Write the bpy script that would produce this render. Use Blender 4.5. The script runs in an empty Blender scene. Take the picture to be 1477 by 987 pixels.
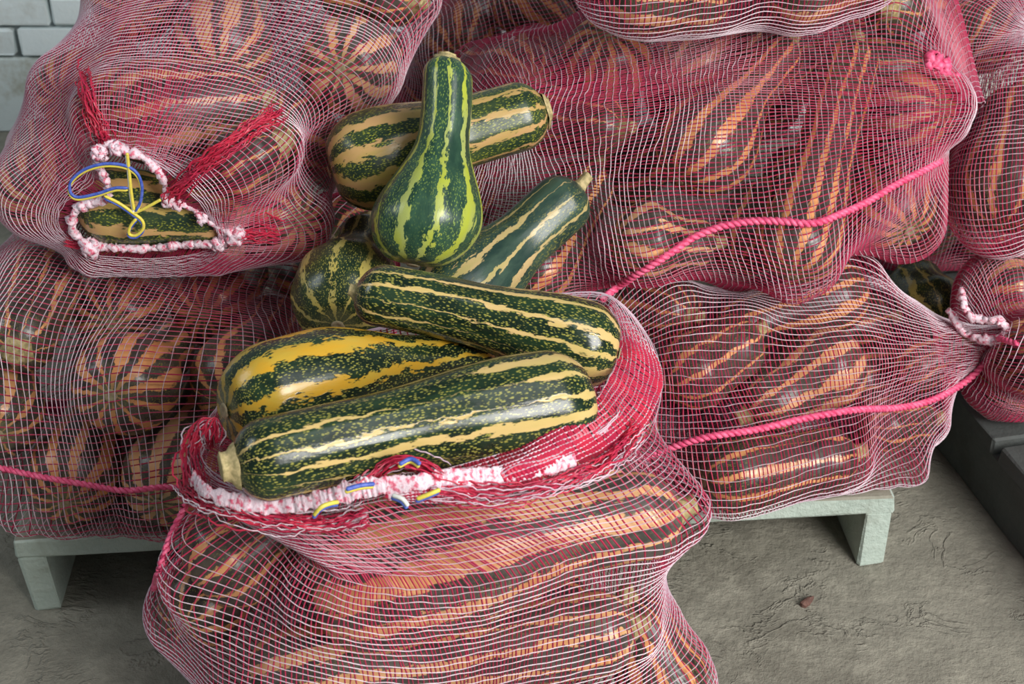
import bpy, math, random
import numpy as np
from mathutils import Vector, Matrix
from mathutils.bvhtree import BVHTree

random.seed(7)
rng = np.random.default_rng(11)
scene = bpy.context.scene
COL = scene.collection
rad = math.radians

# ------------------------------------------------------------------ camera
CAM_H, PITCH, FPX, W, H = 1.36, rad(33.0), 2051.0, 1477.0, 987.0
cam_d = bpy.data.cameras.new('camera')
cam_d.sensor_width = 36.0
cam_d.lens = FPX / W * 36.0
cam_d.clip_start = 0.05
cam_d.dof.use_dof = True
cam_d.dof.focus_distance = 1.62
cam_d.dof.aperture_fstop = 10.0
cam = bpy.data.objects.new('camera', cam_d)
cam.location = (0, 0, CAM_H)
cam.rotation_euler = (math.pi / 2 - PITCH, 0, 0)
COL.objects.link(cam)
scene.camera = cam

# ------------------------------------------------------------------ world, lights, exposure
scene.view_settings.view_transform = 'Standard'
scene.view_settings.look = 'None'
scene.view_settings.gamma = 1.0
scene.view_settings.exposure = 0.18
world = bpy.data.worlds.new('world')
scene.world = world
world.use_nodes = True
bg = world.node_tree.nodes['Background']
bg.inputs[0].default_value = (0.80, 0.88, 1.0, 1)
bg.inputs[1].default_value = 0.125


def area(name, loc, target, sx, sy, power, color):
    d = bpy.data.lights.new(name, 'AREA')
    d.shape = 'RECTANGLE'
    d.size, d.size_y, d.energy, d.color = sx, sy, power, color
    o = bpy.data.objects.new(name, d)
    o.location = loc
    o.rotation_euler = (Vector(target) - Vector(loc)).to_track_quat('-Z', 'Y').to_euler()
    COL.objects.link(o)
    return o


area('doorway_daylight', (2.4, -1.3, 2.35), (0.15, 1.6, 0.35), 2.0, 2.0, 205, (1.0, 0.97, 0.94))
area('ceiling_daylight', (1.2, 0.5, 3.2), (0.2, 1.5, 0.3), 1.4, 1.4, 14, (0.95, 0.98, 1.0))

area('side_window_daylight', (-2.3, 1.3, 2.0), (-1.15, 2.97, 0.2), 0.9, 0.9, 13, (0.88, 0.95, 1.0))

# ------------------------------------------------------------------ pixel -> world
FW = np.array([0, math.cos(PITCH), -math.sin(PITCH)])
UP = np.array([0, math.sin(PITCH), math.cos(PITCH)])
RT = np.array([1.0, 0, 0])
CP = np.array([0, 0, CAM_H])


def ray(px, py):
    return FW + RT * ((px - W / 2) / FPX) - UP * ((py - H / 2) / FPX)


def P(px, py, Y):
    """The point at ground distance Y seen at a place of the photograph."""
    d = ray(px, py)
    return CP + d * (Y / d[1])


def Pz(px, py, z):
    d = ray(px, py)
    return CP + d * ((z - CAM_H) / d[2])


# ------------------------------------------------------------------ node helpers
class NT:
    def __init__(self, name):
        self.m = bpy.data.materials.new(name)
        self.m.use_nodes = True
        self.t = self.m.node_tree
        self.n = self.t.nodes
        self.bsdf = self.n['Principled BSDF']
        self.out = self.n['Material Output']

    def add(self, typ, **kw):
        nd = self.n.new(typ)
        for k, v in kw.items():
            setattr(nd, k, v)
        return nd

    def link(self, a, b):
        self.t.links.new(a, b)

    def put(self, sock, v):
        if isinstance(v, bpy.types.NodeSocket):
            self.link(v, sock)
        elif isinstance(v, (tuple, list)) and len(v) == 3 and sock.type == 'RGBA':
            sock.default_value = (*v, 1)
        else:
            sock.default_value = v

    def math(self, op, a, b=None, c=None, clamp=False):
        nd = self.add('ShaderNodeMath', operation=op, use_clamp=clamp)
        for i, v in enumerate((a, b, c)):
            if v is not None:
                self.put(nd.inputs[i], v)
        return nd.outputs[0]

    def vmath(self, op, a, b):
        nd = self.add('ShaderNodeVectorMath', operation=op)
        self.put(nd.inputs[0], a)
        self.put(nd.inputs[1], b)
        return nd.outputs[0]

    def noise(self, vec, scale, detail=2.0, rough=0.5, w=None):
        nd = self.add('ShaderNodeTexNoise', noise_dimensions='4D' if w is not None else '3D')
        self.put(nd.inputs['Vector'], vec)
        nd.inputs['Scale'].default_value = scale
        nd.inputs['Detail'].default_value = detail
        nd.inputs['Roughness'].default_value = rough
        if w is not None:
            self.put(nd.inputs['W'], w)
        return nd.outputs['Fac']

    def mix(self, f, a, b):
        nd = self.add('ShaderNodeMix', data_type='RGBA')
        self.put(nd.inputs[0], f)
        self.put(nd.inputs[6], a)
        self.put(nd.inputs[7], b)
        return nd.outputs[2]

    def step(self, v, lo, hi):
        nd = self.add('ShaderNodeMapRange', interpolation_type='SMOOTHSTEP')
        self.put(nd.inputs[0], v)
        self.put(nd.inputs[1], lo)
        self.put(nd.inputs[2], hi)
        return nd.outputs[0]

    def bump(self, h, strength, dist):
        nd = self.add('ShaderNodeBump')
        nd.inputs['Strength'].default_value = strength
        nd.inputs['Distance'].default_value = dist
        self.link(h, nd.inputs['Height'])
        self.link(nd.outputs[0], self.bsdf.inputs['Normal'])


def squash_mat(name, base, base2, stripe, stripe2, n, width, fleck, brk=0.5, rough=0.28, fleckc=(0.30, 0.29, 0.06), jag=1.0, taper=0.6):
    """Rind: n lengthwise stripes with ragged edges on a mottled ground."""
    t = NT(name)
    uv = t.add('ShaderNodeUVMap', uv_map='rind').outputs[0]
    sep = t.add('ShaderNodeSeparateXYZ')
    t.link(uv, sep.inputs[0])
    u, v = sep.outputs[0], sep.outputs[1]
    obj = t.add('ShaderNodeTexCoord').outputs['Object']
    w = t.math('MULTIPLY', t.add('ShaderNodeObjectInfo').outputs['Random'], 40.0)
    mp = t.add('ShaderNodeMapping')                       # local Z runs along the squash
    mp.inputs['Scale'].default_value = (1, 1, 0.33)
    t.link(obj, mp.inputs[0])
    lv = mp.outputs[0]
    wob = t.noise(lv, 22, 2.0, 0.5, w)
    fine = t.noise(lv, 120, 3.0, 0.65, w)
    a = t.math('MULTIPLY_ADD', u, float(n), t.math('MULTIPLY', t.math('SUBTRACT', wob, 0.5), 0.9))
    a = t.math('ADD', a, t.math('MULTIPLY', t.math('SUBTRACT', fine, 0.5), 1.0 * jag))
    a = t.math('MODULO', t.math('ADD', a, float(n)), float(n))
    f = t.math('ABSOLUTE', t.math('SUBTRACT', t.math('FRACT', a), 0.5))      # 0 at a stripe's middle
    wn = t.add('ShaderNodeTexWhiteNoise', noise_dimensions='2D')
    cmb = t.add('ShaderNodeCombineXYZ')
    t.link(t.math('FLOOR', a), cmb.inputs[0])
    t.link(w, cmb.inputs[1])
    t.link(cmb.outputs[0], wn.inputs['Vector'])
    per = wn.outputs['Value']
    gap = t.noise(lv, 14, 2.0, 0.6, t.math('ADD', w, t.math('MULTIPLY', per, 9.0)))
    wid = t.math('MULTIPLY', t.math('MULTIPLY_ADD', per, 0.7, 0.62), width)
    wid = t.math('MULTIPLY', wid, t.step(gap, 0.22 + 0.26 * brk, 0.38 + 0.30 * brk))
    wid = t.math('MULTIPLY', wid, t.math('MULTIPLY_ADD', t.step(v, 0.12, 0.75), 1 - taper, taper))
    mask = t.math('SUBTRACT', 1.0, t.step(t.math('SUBTRACT', f, wid), -0.03, 0.03))
    flv = t.add('ShaderNodeMapping')
    flv.inputs['Scale'].default_value = (1, 1, 0.45)
    t.link(obj, flv.inputs[0])
    vor = t.add('ShaderNodeTexVoronoi', feature='F1', voronoi_dimensions='4D')
    vor.inputs['Scale'].default_value = 560
    t.link(flv.outputs[0], vor.inputs['Vector'])
    t.link(w, vor.inputs['W'])
    dens = t.noise(lv, 18, 2.0, 0.5, t.math('ADD', w, 3.3))
    flm = t.math('MULTIPLY', t.math('SUBTRACT', 1.0, t.step(vor.outputs['Distance'], 0.26, 0.54)), t.step(dens, 0.56 - 0.36 * fleck, 0.72 - 0.36 * fleck))
    ground = t.mix(t.step(t.noise(lv, 60, 3.0, 0.6, w), 0.35, 0.7), base, base2)
    ground = t.mix(t.math('MULTIPLY', flm, min(1.0, fleck + 0.25)), ground, fleckc)
    sc = t.mix(t.step(t.noise(lv, 30, 3.0, 0.6, t.math('ADD', w, 7.7)), 0.38, 0.66), stripe, stripe2)
    col = t.mix(mask, ground, sc)
    end = t.step(t.math('ABSOLUTE', t.math('SUBTRACT', v, 0.5)), 0.47, 0.5)   # dull skin round both ends
    col = t.mix(t.math('MULTIPLY', end, 0.55), col, (0.20, 0.21, 0.10))
    t.link(col, t.bsdf.inputs['Base Color'])
    t.link(t.math('MULTIPLY_ADD', t.noise(lv, 40, 2.0, 0.5, w), 0.22, rough - 0.1), t.bsdf.inputs['Roughness'])
    t.bsdf.inputs['Specular IOR Level'].default_value = 0.5
    t.bump(t.math('MULTIPLY_ADD', mask, -0.3, t.noise(lv, 150, 3.0, 0.6, w)), 0.18, 0.002)
    return t.m


def plain_mat(name, c1, c2, scale=60.0, rough=0.6, bump=0.2, dist=0.002, translucent=0.0, lo=0.35, hi=0.65):
    t = NT(name)
    obj = t.add('ShaderNodeTexCoord').outputs['Object']
    nz = t.noise(obj, scale, 4.0, 0.6)
    col = t.mix(t.step(nz, lo, hi), c1, c2)
    t.link(col, t.bsdf.inputs['Base Color'])
    t.bsdf.inputs['Roughness'].default_value = rough
    if bump:
        t.bump(nz, bump, dist)
    if translucent:
        tr = t.add('ShaderNodeBsdfTranslucent')
        t.link(col, tr.inputs[0])
        ms = t.add('ShaderNodeMixShader')
        ms.inputs[0].default_value = translucent
        t.link(t.bsdf.outputs[0], ms.inputs[1])
        t.link(tr.outputs[0], ms.inputs[2])
        t.link(ms.outputs[0], t.out.inputs[0])
    return t.m


M = {}
DG, DG2 = (0.006, 0.016, 0.009), (0.020, 0.046, 0.020)
M['front'] = squash_mat('dark_rind_cream_stripes', DG, DG2, (0.64, 0.46, 0.18), (0.54, 0.42, 0.14), 14, 0.20, 0.85, 0.72, rough=0.20, taper=0.42)
M['gold'] = squash_mat('dark_rind_golden_stripes', DG, DG2, (0.60, 0.33, 0.025), (0.50, 0.36, 0.05), 8, 0.20, 1.0, 0.0, rough=0.24)
M['cream'] = squash_mat('green_rind_cream_bands', DG, DG2, (0.66, 0.46, 0.19), (0.56, 0.42, 0.14), 12, 0.20, 0.80, 0.55, rough=0.20, taper=0.5)
M['lime'] = squash_mat('green_rind_lime_stripes', (0.016, 0.05, 0.032), (0.04, 0.10, 0.055), (0.40, 0.46, 0.05), (0.36, 0.42, 0.12), 10, 0.17, 0.7, 0.05, fleckc=(0.20, 0.30, 0.06))
M['peach'] = squash_mat('olive_rind_peach_stripes', (0.016, 0.035, 0.02), (0.05, 0.08, 0.03), (0.58, 0.35, 0.15), (0.46, 0.34, 0.09), 10, 0.20, 0.75, 0.35, fleckc=(0.30, 0.32, 0.04))
M['teal'] = squash_mat('blue_green_rind_pale_stripes', (0.018, 0.045, 0.036), (0.05, 0.095, 0.065), (0.55, 0.40, 0.19), (0.44, 0.37, 0.14), 11, 0.15, 0.6, 0.5)
M['mottle'] = squash_mat('mottled_rind_yellow_stripes', (0.012, 0.03, 0.014), (0.04, 0.065, 0.025), (0.52, 0.42, 0.10), (0.46, 0.40, 0.14), 11, 0.15, 0.95, 0.45)
RB, RB2 = (0.040, 0.036, 0.030), (0.11, 0.095, 0.075)
M['ripe'] = squash_mat('ripe_rind_orange_stripes', RB, RB2, (0.82, 0.39, 0.16), (0.72, 0.31, 0.11), 11, 0.20, 0.35, 0.1, jag=0.6)
M['ripe2'] = squash_mat('ripe_rind_cream_orange_stripes', (0.05, 0.048, 0.04), (0.13, 0.115, 0.09), (0.84, 0.51, 0.27), (0.76, 0.38, 0.16), 10, 0.25, 0.35, 0.15, jag=0.7)
M['ripe4'] = squash_mat('ripe_rind_narrow_cream_stripes', (0.06, 0.06, 0.052), (0.15, 0.14, 0.115), (0.86, 0.52, 0.25), (0.80, 0.40, 0.16), 10, 0.27, 0.35, 0.25, jag=0.9, taper=0.75)
M['ripe3'] = squash_mat('ripe_rind_thin_orange_stripes', RB, RB2, (0.78, 0.40, 0.17), (0.66, 0.32, 0.13), 10, 0.12, 0.35, 0.3, jag=0.6)
M['stem'] = plain_mat('dry_stem', (0.55, 0.44, 0.22), (0.32, 0.27, 0.12), 200, 0.75, 0.4)
M['scar'] = plain_mat('blossom_scar', (0.42, 0.33, 0.20), (0.30, 0.27, 0.15), 300, 0.8, 0.3)
M['weft'] = plain_mat('pale_net_thread', (0.88, 0.78, 0.84), (0.74, 0.54, 0.64), 9, 0.4, 0, translucent=0.25)
M['warp'] = plain_mat('red_net_thread', (0.54, 0.035, 0.10), (0.42, 0.04, 0.10), 14, 0.42, 0, translucent=0.25)
M['bunch'] = plain_mat('bunched_red_thread', (0.72, 0.035, 0.085), (0.56, 0.03, 0.09), 30, 0.4, 0, translucent=0.25)
M['cord'] = plain_mat('pink_seam_cord', (0.90, 0.16, 0.30), (0.70, 0.06, 0.17), 120, 0.5, 0.3)
M['hem'] = plain_mat('pink_white_hem', (0.84, 0.68, 0.75), (0.66, 0.10, 0.18), 190, 0.55, 0.6, 0.003, lo=0.46, hi=0.66)
M['yellow'] = plain_mat('yellow_string', (0.82, 0.70, 0.08), (0.70, 0.58, 0.10), 200, 0.5, 0)
M['blue'] = plain_mat('blue_string', (0.04, 0.09, 0.42), (0.10, 0.16, 0.55), 200, 0.5, 0)
M['white'] = plain_mat('white_string', (0.80, 0.80, 0.74), (0.62, 0.66, 0.62), 200, 0.5, 0)

# ------------------------------------------------------------------ mesh helpers


def mesh_np(name, verts, faces, mat, parent=None, smooth=False):
    """One mesh object from numpy arrays (faces: N x 3 or N x 4)."""
    me = bpy.data.meshes.new(name)
    nf, k = faces.shape
    me.vertices.add(len(verts))
    me.vertices.foreach_set('co', np.ascontiguousarray(verts, dtype=np.float32).ravel())
    me.loops.add(nf * k)
    me.loops.foreach_set('vertex_index', np.ascontiguousarray(faces, dtype=np.int32).ravel())
    me.polygons.add(nf)
    me.polygons.foreach_set('loop_start', np.arange(0, nf * k, k, dtype=np.int32))
    me.polygons.foreach_set('loop_total', np.full(nf, k, dtype=np.int32))
    me.polygons.foreach_set('use_smooth', np.full(nf, smooth, dtype=bool))
    me.materials.append(mat)
    me.update(calc_edges=True)
    o = bpy.data.objects.new(name, me)
    COL.objects.link(o)
    if parent is not None:
        o.parent = parent
    return o


def empty(name, loc=(0, 0, 0)):
    o = bpy.data.objects.new(name, None)
    o.location = loc
    o.empty_display_size = 0.05
    COL.objects.link(o)
    return o


def tag(o, label=None, cat=None, group=None, kind=None):
    for k, v in (('label', label), ('category', cat), ('group', group), ('kind', kind)):
        if v:
            o[k] = v
    return o


def spline(pts, n):
    """Catmull-Rom through pts, n samples."""
    p = np.asarray(pts, float)
    p = np.vstack([2 * p[0] - p[1], p, 2 * p[-1] - p[-2]])
    m = len(p) - 3
    t = np.linspace(0, m - 1e-9, n)
    i = t.astype(int)
    f = (t - i)[:, None]
    a, b, c, d = p[i], p[i + 1], p[i + 2], p[i + 3]
    return 0.5 * (2 * b + (c - a) * f + (2 * a - 5 * b + 4 * c - d) * f ** 2 + (3 * b - 3 * c + d - a) * f ** 3)


def closed_spline(pts, n):
    """Closed Catmull-Rom, n samples evenly spaced by length, starting at pts[0]."""
    p = np.asarray(pts, float)
    k = len(p)
    t = np.linspace(0, k, 40 * k, endpoint=False)
    i = t.astype(int)
    f = (t - i)[:, None]
    a, b, c, d = p[(i - 1) % k], p[i % k], p[(i + 1) % k], p[(i + 2) % k]
    q = 0.5 * (2 * b + (c - a) * f + (2 * a - 5 * b + 4 * c - d) * f ** 2 + (3 * b - 3 * c + d - a) * f ** 3)
    q2 = np.vstack([q, q[:1]])
    s = np.concatenate([[0], np.cumsum(np.linalg.norm(np.diff(q2, axis=0), axis=1))])
    want = np.linspace(0, s[-1], n, endpoint=False)
    return np.stack([np.interp(want, s, q2[:, j]) for j in range(3)], 1)


def frames(pts, closed=False):
    if closed:
        t = np.roll(pts, -1, 0) - np.roll(pts, 1, 0)
    else:
        t = np.gradient(pts, axis=0)
    t /= np.linalg.norm(t, axis=1)[:, None] + 1e-12
    ref = np.array([0.31, 0.2, 0.93])
    n = np.cross(t, ref)
    n /= np.linalg.norm(n, axis=1)[:, None] + 1e-12
    b = np.cross(t, n)
    return t, n, b


def tube(pts, radius, sides=6, closed=False):
    """Verts and quads of a tube with open or joined ends (closed caps by shrinking)."""
    pts = np.asarray(pts, float)
    r = np.broadcast_to(np.asarray(radius, float), (len(pts),)).copy()
    if not closed:
        r[0] *= 0.3
        r[-1] *= 0.3
    _, n, b = frames(pts, closed)
    a = np.arange(sides) * 2 * math.pi / sides
    ring = np.cos(a)[None, :, None] * n[:, None] + np.sin(a)[None, :, None] * b[:, None]
    v = pts[:, None] + ring * r[:, None, None]
    m = len(pts)
    i = np.arange(m if closed else m - 1)[:, None]
    j = np.arange(sides)[None]
    i2, j2 = (i + 1) % m, (j + 1) % sides
    f = np.stack([i * sides + j, i2 * sides + j, i2 * sides + j2, i * sides + j2], -1).reshape(-1, 4)
    return v.reshape(-1, 3), f


def join(parts):
    vs, fs, off = [], [], 0
    for v, f in parts:
        vs.append(v)
        fs.append(f + off)
        off += len(v)
    return np.vstack(vs), np.vstack(fs)


def rope(pts, r, strands=2, twist=0.016):
    """Twisted strands round a path."""
    pts = np.asarray(pts, float)
    s = np.concatenate([[0], np.cumsum(np.linalg.norm(np.diff(pts, axis=0), axis=1))])
    n = max(8, int(s[-1] / 0.0025))
    q = np.stack([np.interp(np.linspace(0, s[-1], n), s, pts[:, j]) for j in range(3)], 1)
    _, nn, bb = frames(q)
    ph = np.linspace(0, s[-1], n) / twist * 2 * math.pi
    out = []
    for k in range(strands):
        a = ph + k * 2 * math.pi / strands
        out.append(tube(q + (np.cos(a)[:, None] * nn + np.sin(a)[:, None] * bb) * r * 0.55, r * 0.72, 5))
    return join(out)


def smooth_noise(shape, cells, seed, wrap=True):
    """Smooth random field in about -1..1; wraps in the second axis."""
    g = np.random.default_rng(seed)
    cu, cv = cells
    k = g.uniform(-1, 1, (cu + 2, cv))
    x = np.linspace(0, cu, shape[0])
    y = np.linspace(0, cv, shape[1], endpoint=not wrap)
    xi, yi = np.minimum(x.astype(int), cu), y.astype(int)
    fx, fy = x - xi, y - yi
    fx, fy = fx * fx * (3 - 2 * fx), fy * fy * (3 - 2 * fy)
    a = k[xi][:, yi % cv] * (1 - fy) + k[xi][:, (yi + 1) % cv] * fy
    b = k[xi + 1][:, yi % cv] * (1 - fy) + k[xi + 1][:, (yi + 1) % cv] * fy
    return a * (1 - fx)[:, None] + b * fx[:, None]


# ------------------------------------------------------------------ the setting
t = NT('concrete_floor')
co = t.add('ShaderNodeTexCoord').outputs['Object']
big = t.noise(co, 2.2, 4.0, 0.6)
mid = t.noise(co, 16, 6.0, 0.7)
mpf = t.add('ShaderNodeMapping')
mpf.inputs['Rotation'].default_value = (0, 0, 0.5)
mpf.inputs['Scale'].default_value = (1, 2.2, 1)
t.link(co, mpf.inputs[0])
warp_ = t.add('ShaderNodeVectorMath', operation='MULTIPLY_ADD')
nzc = t.add('ShaderNodeTexNoise')
nzc.inputs['Scale'].default_value = 5.0
t.link(co, nzc.inputs['Vector'])
t.link(nzc.outputs['Color'], warp_.inputs[0])
warp_.inputs[1].default_value = (0.5, 0.5, 0.5)
t.link(mpf.outputs[0], warp_.inputs[2])
stk = t.noise(warp_.outputs[0], 13, 4.0, 0.6)
c = t.mix(t.step(big, 0.35, 0.65), (0.185, 0.175, 0.138), (0.24, 0.23, 0.185))
c = t.mix(t.step(mid, 0.40, 0.72), c, (0.32, 0.305, 0.245))
c = t.mix(t.math('MULTIPLY', t.step(t.noise(co, 7, 3.0, 0.6), 0.60, 0.72), 0.5), c, (0.10, 0.095, 0.075))
t.link(c, t.bsdf.inputs['Base Color'])
t.bsdf.inputs['Roughness'].default_value = 0.85
ridge = t.math('SUBTRACT', 1.0, t.step(t.math('ABSOLUTE', t.math('SUBTRACT', stk, 0.5)), 0.0, 0.045))
ridge = t.math('MULTIPLY', ridge, t.step(t.noise(co, 9, 2.0, 0.5), 0.50, 0.62))
grit = t.noise(co, 90, 4.0, 0.7)
t.bump(t.math('ADD', t.math('MULTIPLY_ADD', mid, 0.8, t.math('MULTIPLY', grit, 0.5)), t.math('MULTIPLY', ridge, 0.45)), 0.6, 0.012)
M['floor'] = t.m
fv = np.array([[-4, -2.5, 0], [4, -2.5, 0], [4, 3.05, 0], [-4, 3.05, 0]], float)
fl = mesh_np('floor', fv, np.array([[0, 1, 2, 3]]), M['floor'])
fl['kind'] = 'structure'


def box(lo, hi, bev=0.0):
    """Verts/quads of a box with chamfered vertical and horizontal edges when bev > 0 (24 verts)."""
    lo, hi = np.array(lo, float), np.array(hi, float)
    c, h = (lo + hi) / 2, (hi - lo) / 2
    vs, idx = [], {}
    for sx in (-1, 1):
        for sy in (-1, 1):
            for sz in (-1, 1):
                for ax in range(3):
                    s = np.array([sx, sy, sz], float)
                    q = s * (h - bev)
                    q[ax] = s[ax] * h[ax]
                    idx[(sx, sy, sz, ax)] = len(vs)
                    vs.append(c + q)
    fs = []
    for ax in range(3):
        o1, o2 = [a for a in range(3) if a != ax]
        for s in (-1, 1):
            cyc = []
            for a, b in ((-1, -1), (1, -1), (1, 1), (-1, 1)):
                k = [0, 0, 0]
                k[ax], k[o1], k[o2] = s, a, b
                cyc.append(idx[(*k, ax)])
            fs.append(cyc)
    if bev > 0:
        for ax in range(3):
            o1, o2 = [a for a in range(3) if a != ax]
            for a in (-1, 1):
                for b in (-1, 1):
                    k0, k1 = [0, 0, 0], [0, 0, 0]
                    k0[ax], k1[ax] = -1, 1
                    k0[o1] = k1[o1] = a
                    k0[o2] = k1[o2] = b
                    fs.append([idx[(*k0, o1)], idx[(*k1, o1)], idx[(*k1, o2)], idx[(*k0, o2)]])
        for sx in (-1, 1):
            for sy in (-1, 1):
                for sz in (-1, 1):
                    q = [idx[(sx, sy, sz, a)] for a in range(3)]
                    fs.append([q[0], q[1], q[2], q[2]])
    return np.array(vs), fs


def mesh_poly(name, verts, faces, mat, parent=None, fix=True):
    me = bpy.data.meshes.new(name)
    faces = [list(dict.fromkeys(f)) for f in faces]
    me.from_pydata([tuple(map(float, v)) for v in verts], [], faces)
    if fix:
        import bmesh
        b = bmesh.new()
        b.from_mesh(me)
        bmesh.ops.recalc_face_normals(b, faces=b.faces)
        b.to_mesh(me)
        b.free()
    me.materials.append(mat)
    o = bpy.data.objects.new(name, me)
    COL.objects.link(o)
    if parent is not None:
        o.parent = parent
    return o


def paint_mat(name, c1, c2, dirt, amount, bump=0.5):
    t = NT(name)
    obj = t.add('ShaderNodeTexCoord').outputs['Object']
    n1 = t.noise(obj, 9, 5.0, 0.65)
    n2 = t.noise(obj, 70, 4.0, 0.7)
    c = t.mix(n2, c1, c2)
    c = t.mix(t.math('MULTIPLY', t.step(n1, 0.48, 0.70), amount), c, dirt)
    t.link(c, t.bsdf.inputs['Base Color'])
    t.bsdf.inputs['Roughness'].default_value = 0.75
    t.bump(n2, bump, 0.004)
    return t.m


M['brick'] = paint_mat('whitewashed_brick', (0.74, 0.85, 0.86), (0.80, 0.88, 0.87), (0.40, 0.38, 0.30), 0.4)
M['mortar'] = paint_mat('dark_mortar', (0.22, 0.26, 0.27), (0.32, 0.36, 0.36), (0.07, 0.07, 0.06), 0.7)
M['plaster'] = paint_mat('stained_whitewash', (0.66, 0.77, 0.76), (0.74, 0.81, 0.79), (0.32, 0.30, 0.18), 0.75)
M['pallet'] = paint_mat('worn_pale_paint', (0.38, 0.47, 0.41), (0.52, 0.60, 0.53), (0.22, 0.23, 0.17), 0.6, 0.9)
M['deck'] = paint_mat('dusty_deck_paint', (0.25, 0.24, 0.18), (0.33, 0.33, 0.27), (0.13, 0.12, 0.08), 0.8)
M['shaded_pallet'] = paint_mat('shaded_pallet_paint', (0.055, 0.062, 0.060), (0.085, 0.095, 0.09), (0.04, 0.04, 0.035), 0.6)  # shade on the second pallet's side is put into this dark colour

WY = 2.97
wall = mesh_poly('wall_back', *box((-3.2, WY + 0.012, 0), (3.2, WY + 0.14, 2.6)), M['mortar'])
wall['kind'] = 'structure'
v, f = box((-3.2, WY, 0), (3.2, WY + 0.02, 0.1775), 0.004)
pl = mesh_poly('plaster_band', v, f, M['plaster'], wall)
brick_me = []
for k in range(4):
    v, f = box((-0.121, -0.014, -0.0305), (0.121, 0.014, 0.0305), 0.004)
    v = v + rng.normal(0, 0.0016, v.shape)
    o = mesh_poly('brick', v, f, M['brick'], wall)
    brick_me.append(o.data)
    bpy.data.objects.remove(o)
for row in range(6):
    for i in range(14):
        o = bpy.data.objects.new('brick', brick_me[(row * 3 + i) % 4])
        COL.objects.link(o)
        o.parent = wall
        x = -2.458 + i * 0.25 + (0.083 if row % 2 else 0) + rng.normal(0, 0.002)
        o.location = (x, WY + 0.008 + rng.normal(0, 0.0015), 0.1805 + 0.035 + row * 0.0695)
        o.rotation_euler = (0, rng.normal(0, 0.004), rng.normal(0, 0.006))

# pallet under the left and middle sacks: local x along its front edge, y going back
PT = 0.125                                                     # deck height
pa, pb = Pz(17, 782, PT), Pz(1293, 716, PT)
pang = math.atan2(pb[1] - pa[1], pb[0] - pa[0])
plen = float(np.hypot(*(pb - pa)[:2]))


def rough_box(lo, hi, bev, amp, seg=10):
    """A chamfered board cut across its long x so that its worn edges waver."""
    import bmesh
    v, f = box(lo, hi, bev)
    bm = bmesh.new()
    vv = [bm.verts.new(p) for p in v]
    for q in f:
        q = list(dict.fromkeys(q))
        bm.faces.new([vv[i] for i in q])
    ax = int(np.argmax(np.array(hi) - np.array(lo)))
    for k in range(1, seg):
        c = np.array(lo, float)
        c[ax] = lo[ax] + (hi[ax] - lo[ax]) * k / seg
        nn = [0, 0, 0]
        nn[ax] = 1
        bmesh.ops.bisect_plane(bm, geom=bm.verts[:] + bm.edges[:] + bm.faces[:], plane_co=c, plane_no=nn)
    for q in bm.verts:
        q.co += Vector(rng.normal(0, amp, 3))
    bmesh.ops.recalc_face_normals(bm, faces=bm.faces)
    bm.verts.index_update()
    vs = np.array([q.co[:] for q in bm.verts])
    fs = [[q.index for q in fc.verts] for fc in bm.faces]
    bm.free()
    return vs, fs


pal = empty('pallet', (float(pa[0]), float(pa[1]), 0))
pal.rotation_euler = (0, 0, pang)
tag(pal, 'low pallet with pale grey-green paint under the stacked sacks', 'pallet', kind='thing')
for k in range(6):
    y0 = 0.0 + k * 0.155
    v, f = rough_box((0, y0, PT - 0.030), (plen, y0 + 0.135, PT), 0.003, 0.0012, 16)
    b = mesh_poly('deck_board', v, f, M['pallet'] if k == 0 else M['deck'], pal)
    if k == 0:
        b.data.materials.append(M['deck'])
        for p in b.data.polygons:
            if p.normal.z > 0.8:
                p.material_index = 1
for k, x in enumerate((0.001, plen / 2 - 0.02, plen - 0.037)):
    v, f = rough_box((x, 0.001, 0), (x + 0.036, 0.88, PT - 0.030), 0.003, 0.001, 8)
    if k == 0:                                                  # the left runner flares out at its foot
        v[:, 0] += 0.006 * (1 - np.clip(v[:, 2] / 0.09, 0, 1)) ** 1.3
    mesh_poly('runner', v, f, M['pallet'], pal)

# second pallet at the right, seen along its shaded side
qa, qb = Pz(1477, 806, 0), Pz(1344, 640, 0)
qang = math.atan2(qb[1] - qa[1], qb[0] - qa[0])
p2 = empty('pallet', (float(qa[0]), float(qa[1]), 0))
p2.rotation_euler = (0, 0, qang)
tag(p2, 'dark sided pallet standing beyond the pale one, under the far end sacks', 'pallet', kind='thing')
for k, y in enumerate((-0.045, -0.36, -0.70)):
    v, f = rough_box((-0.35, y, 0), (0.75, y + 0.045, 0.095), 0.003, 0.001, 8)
    mesh_poly('runner', v, f, M['shaded_pallet'], p2)
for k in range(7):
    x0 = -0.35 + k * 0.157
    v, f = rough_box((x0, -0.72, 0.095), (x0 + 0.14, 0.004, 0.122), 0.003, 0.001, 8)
    mesh_poly('deck_board', v, f, M['shaded_pallet'] if k != 1 else M['pallet'], p2)

# ------------------------------------------------------------------ squashes
SQ = []


def E(stem, bloss, rb, rn, mat, label, bag=None, bend=(0, 0, 0), bulb=0.42, pin=0.5, stem_len=0.016, stem_r=0.013, roll=None, hi=False):
    """Squash given by its two ends (each px, py, Y)."""
    add_sq(P(*stem), P(*bloss), rb, rn, mat, label, bag, bend, bulb, pin, stem_len, stem_r, roll, hi)


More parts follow.
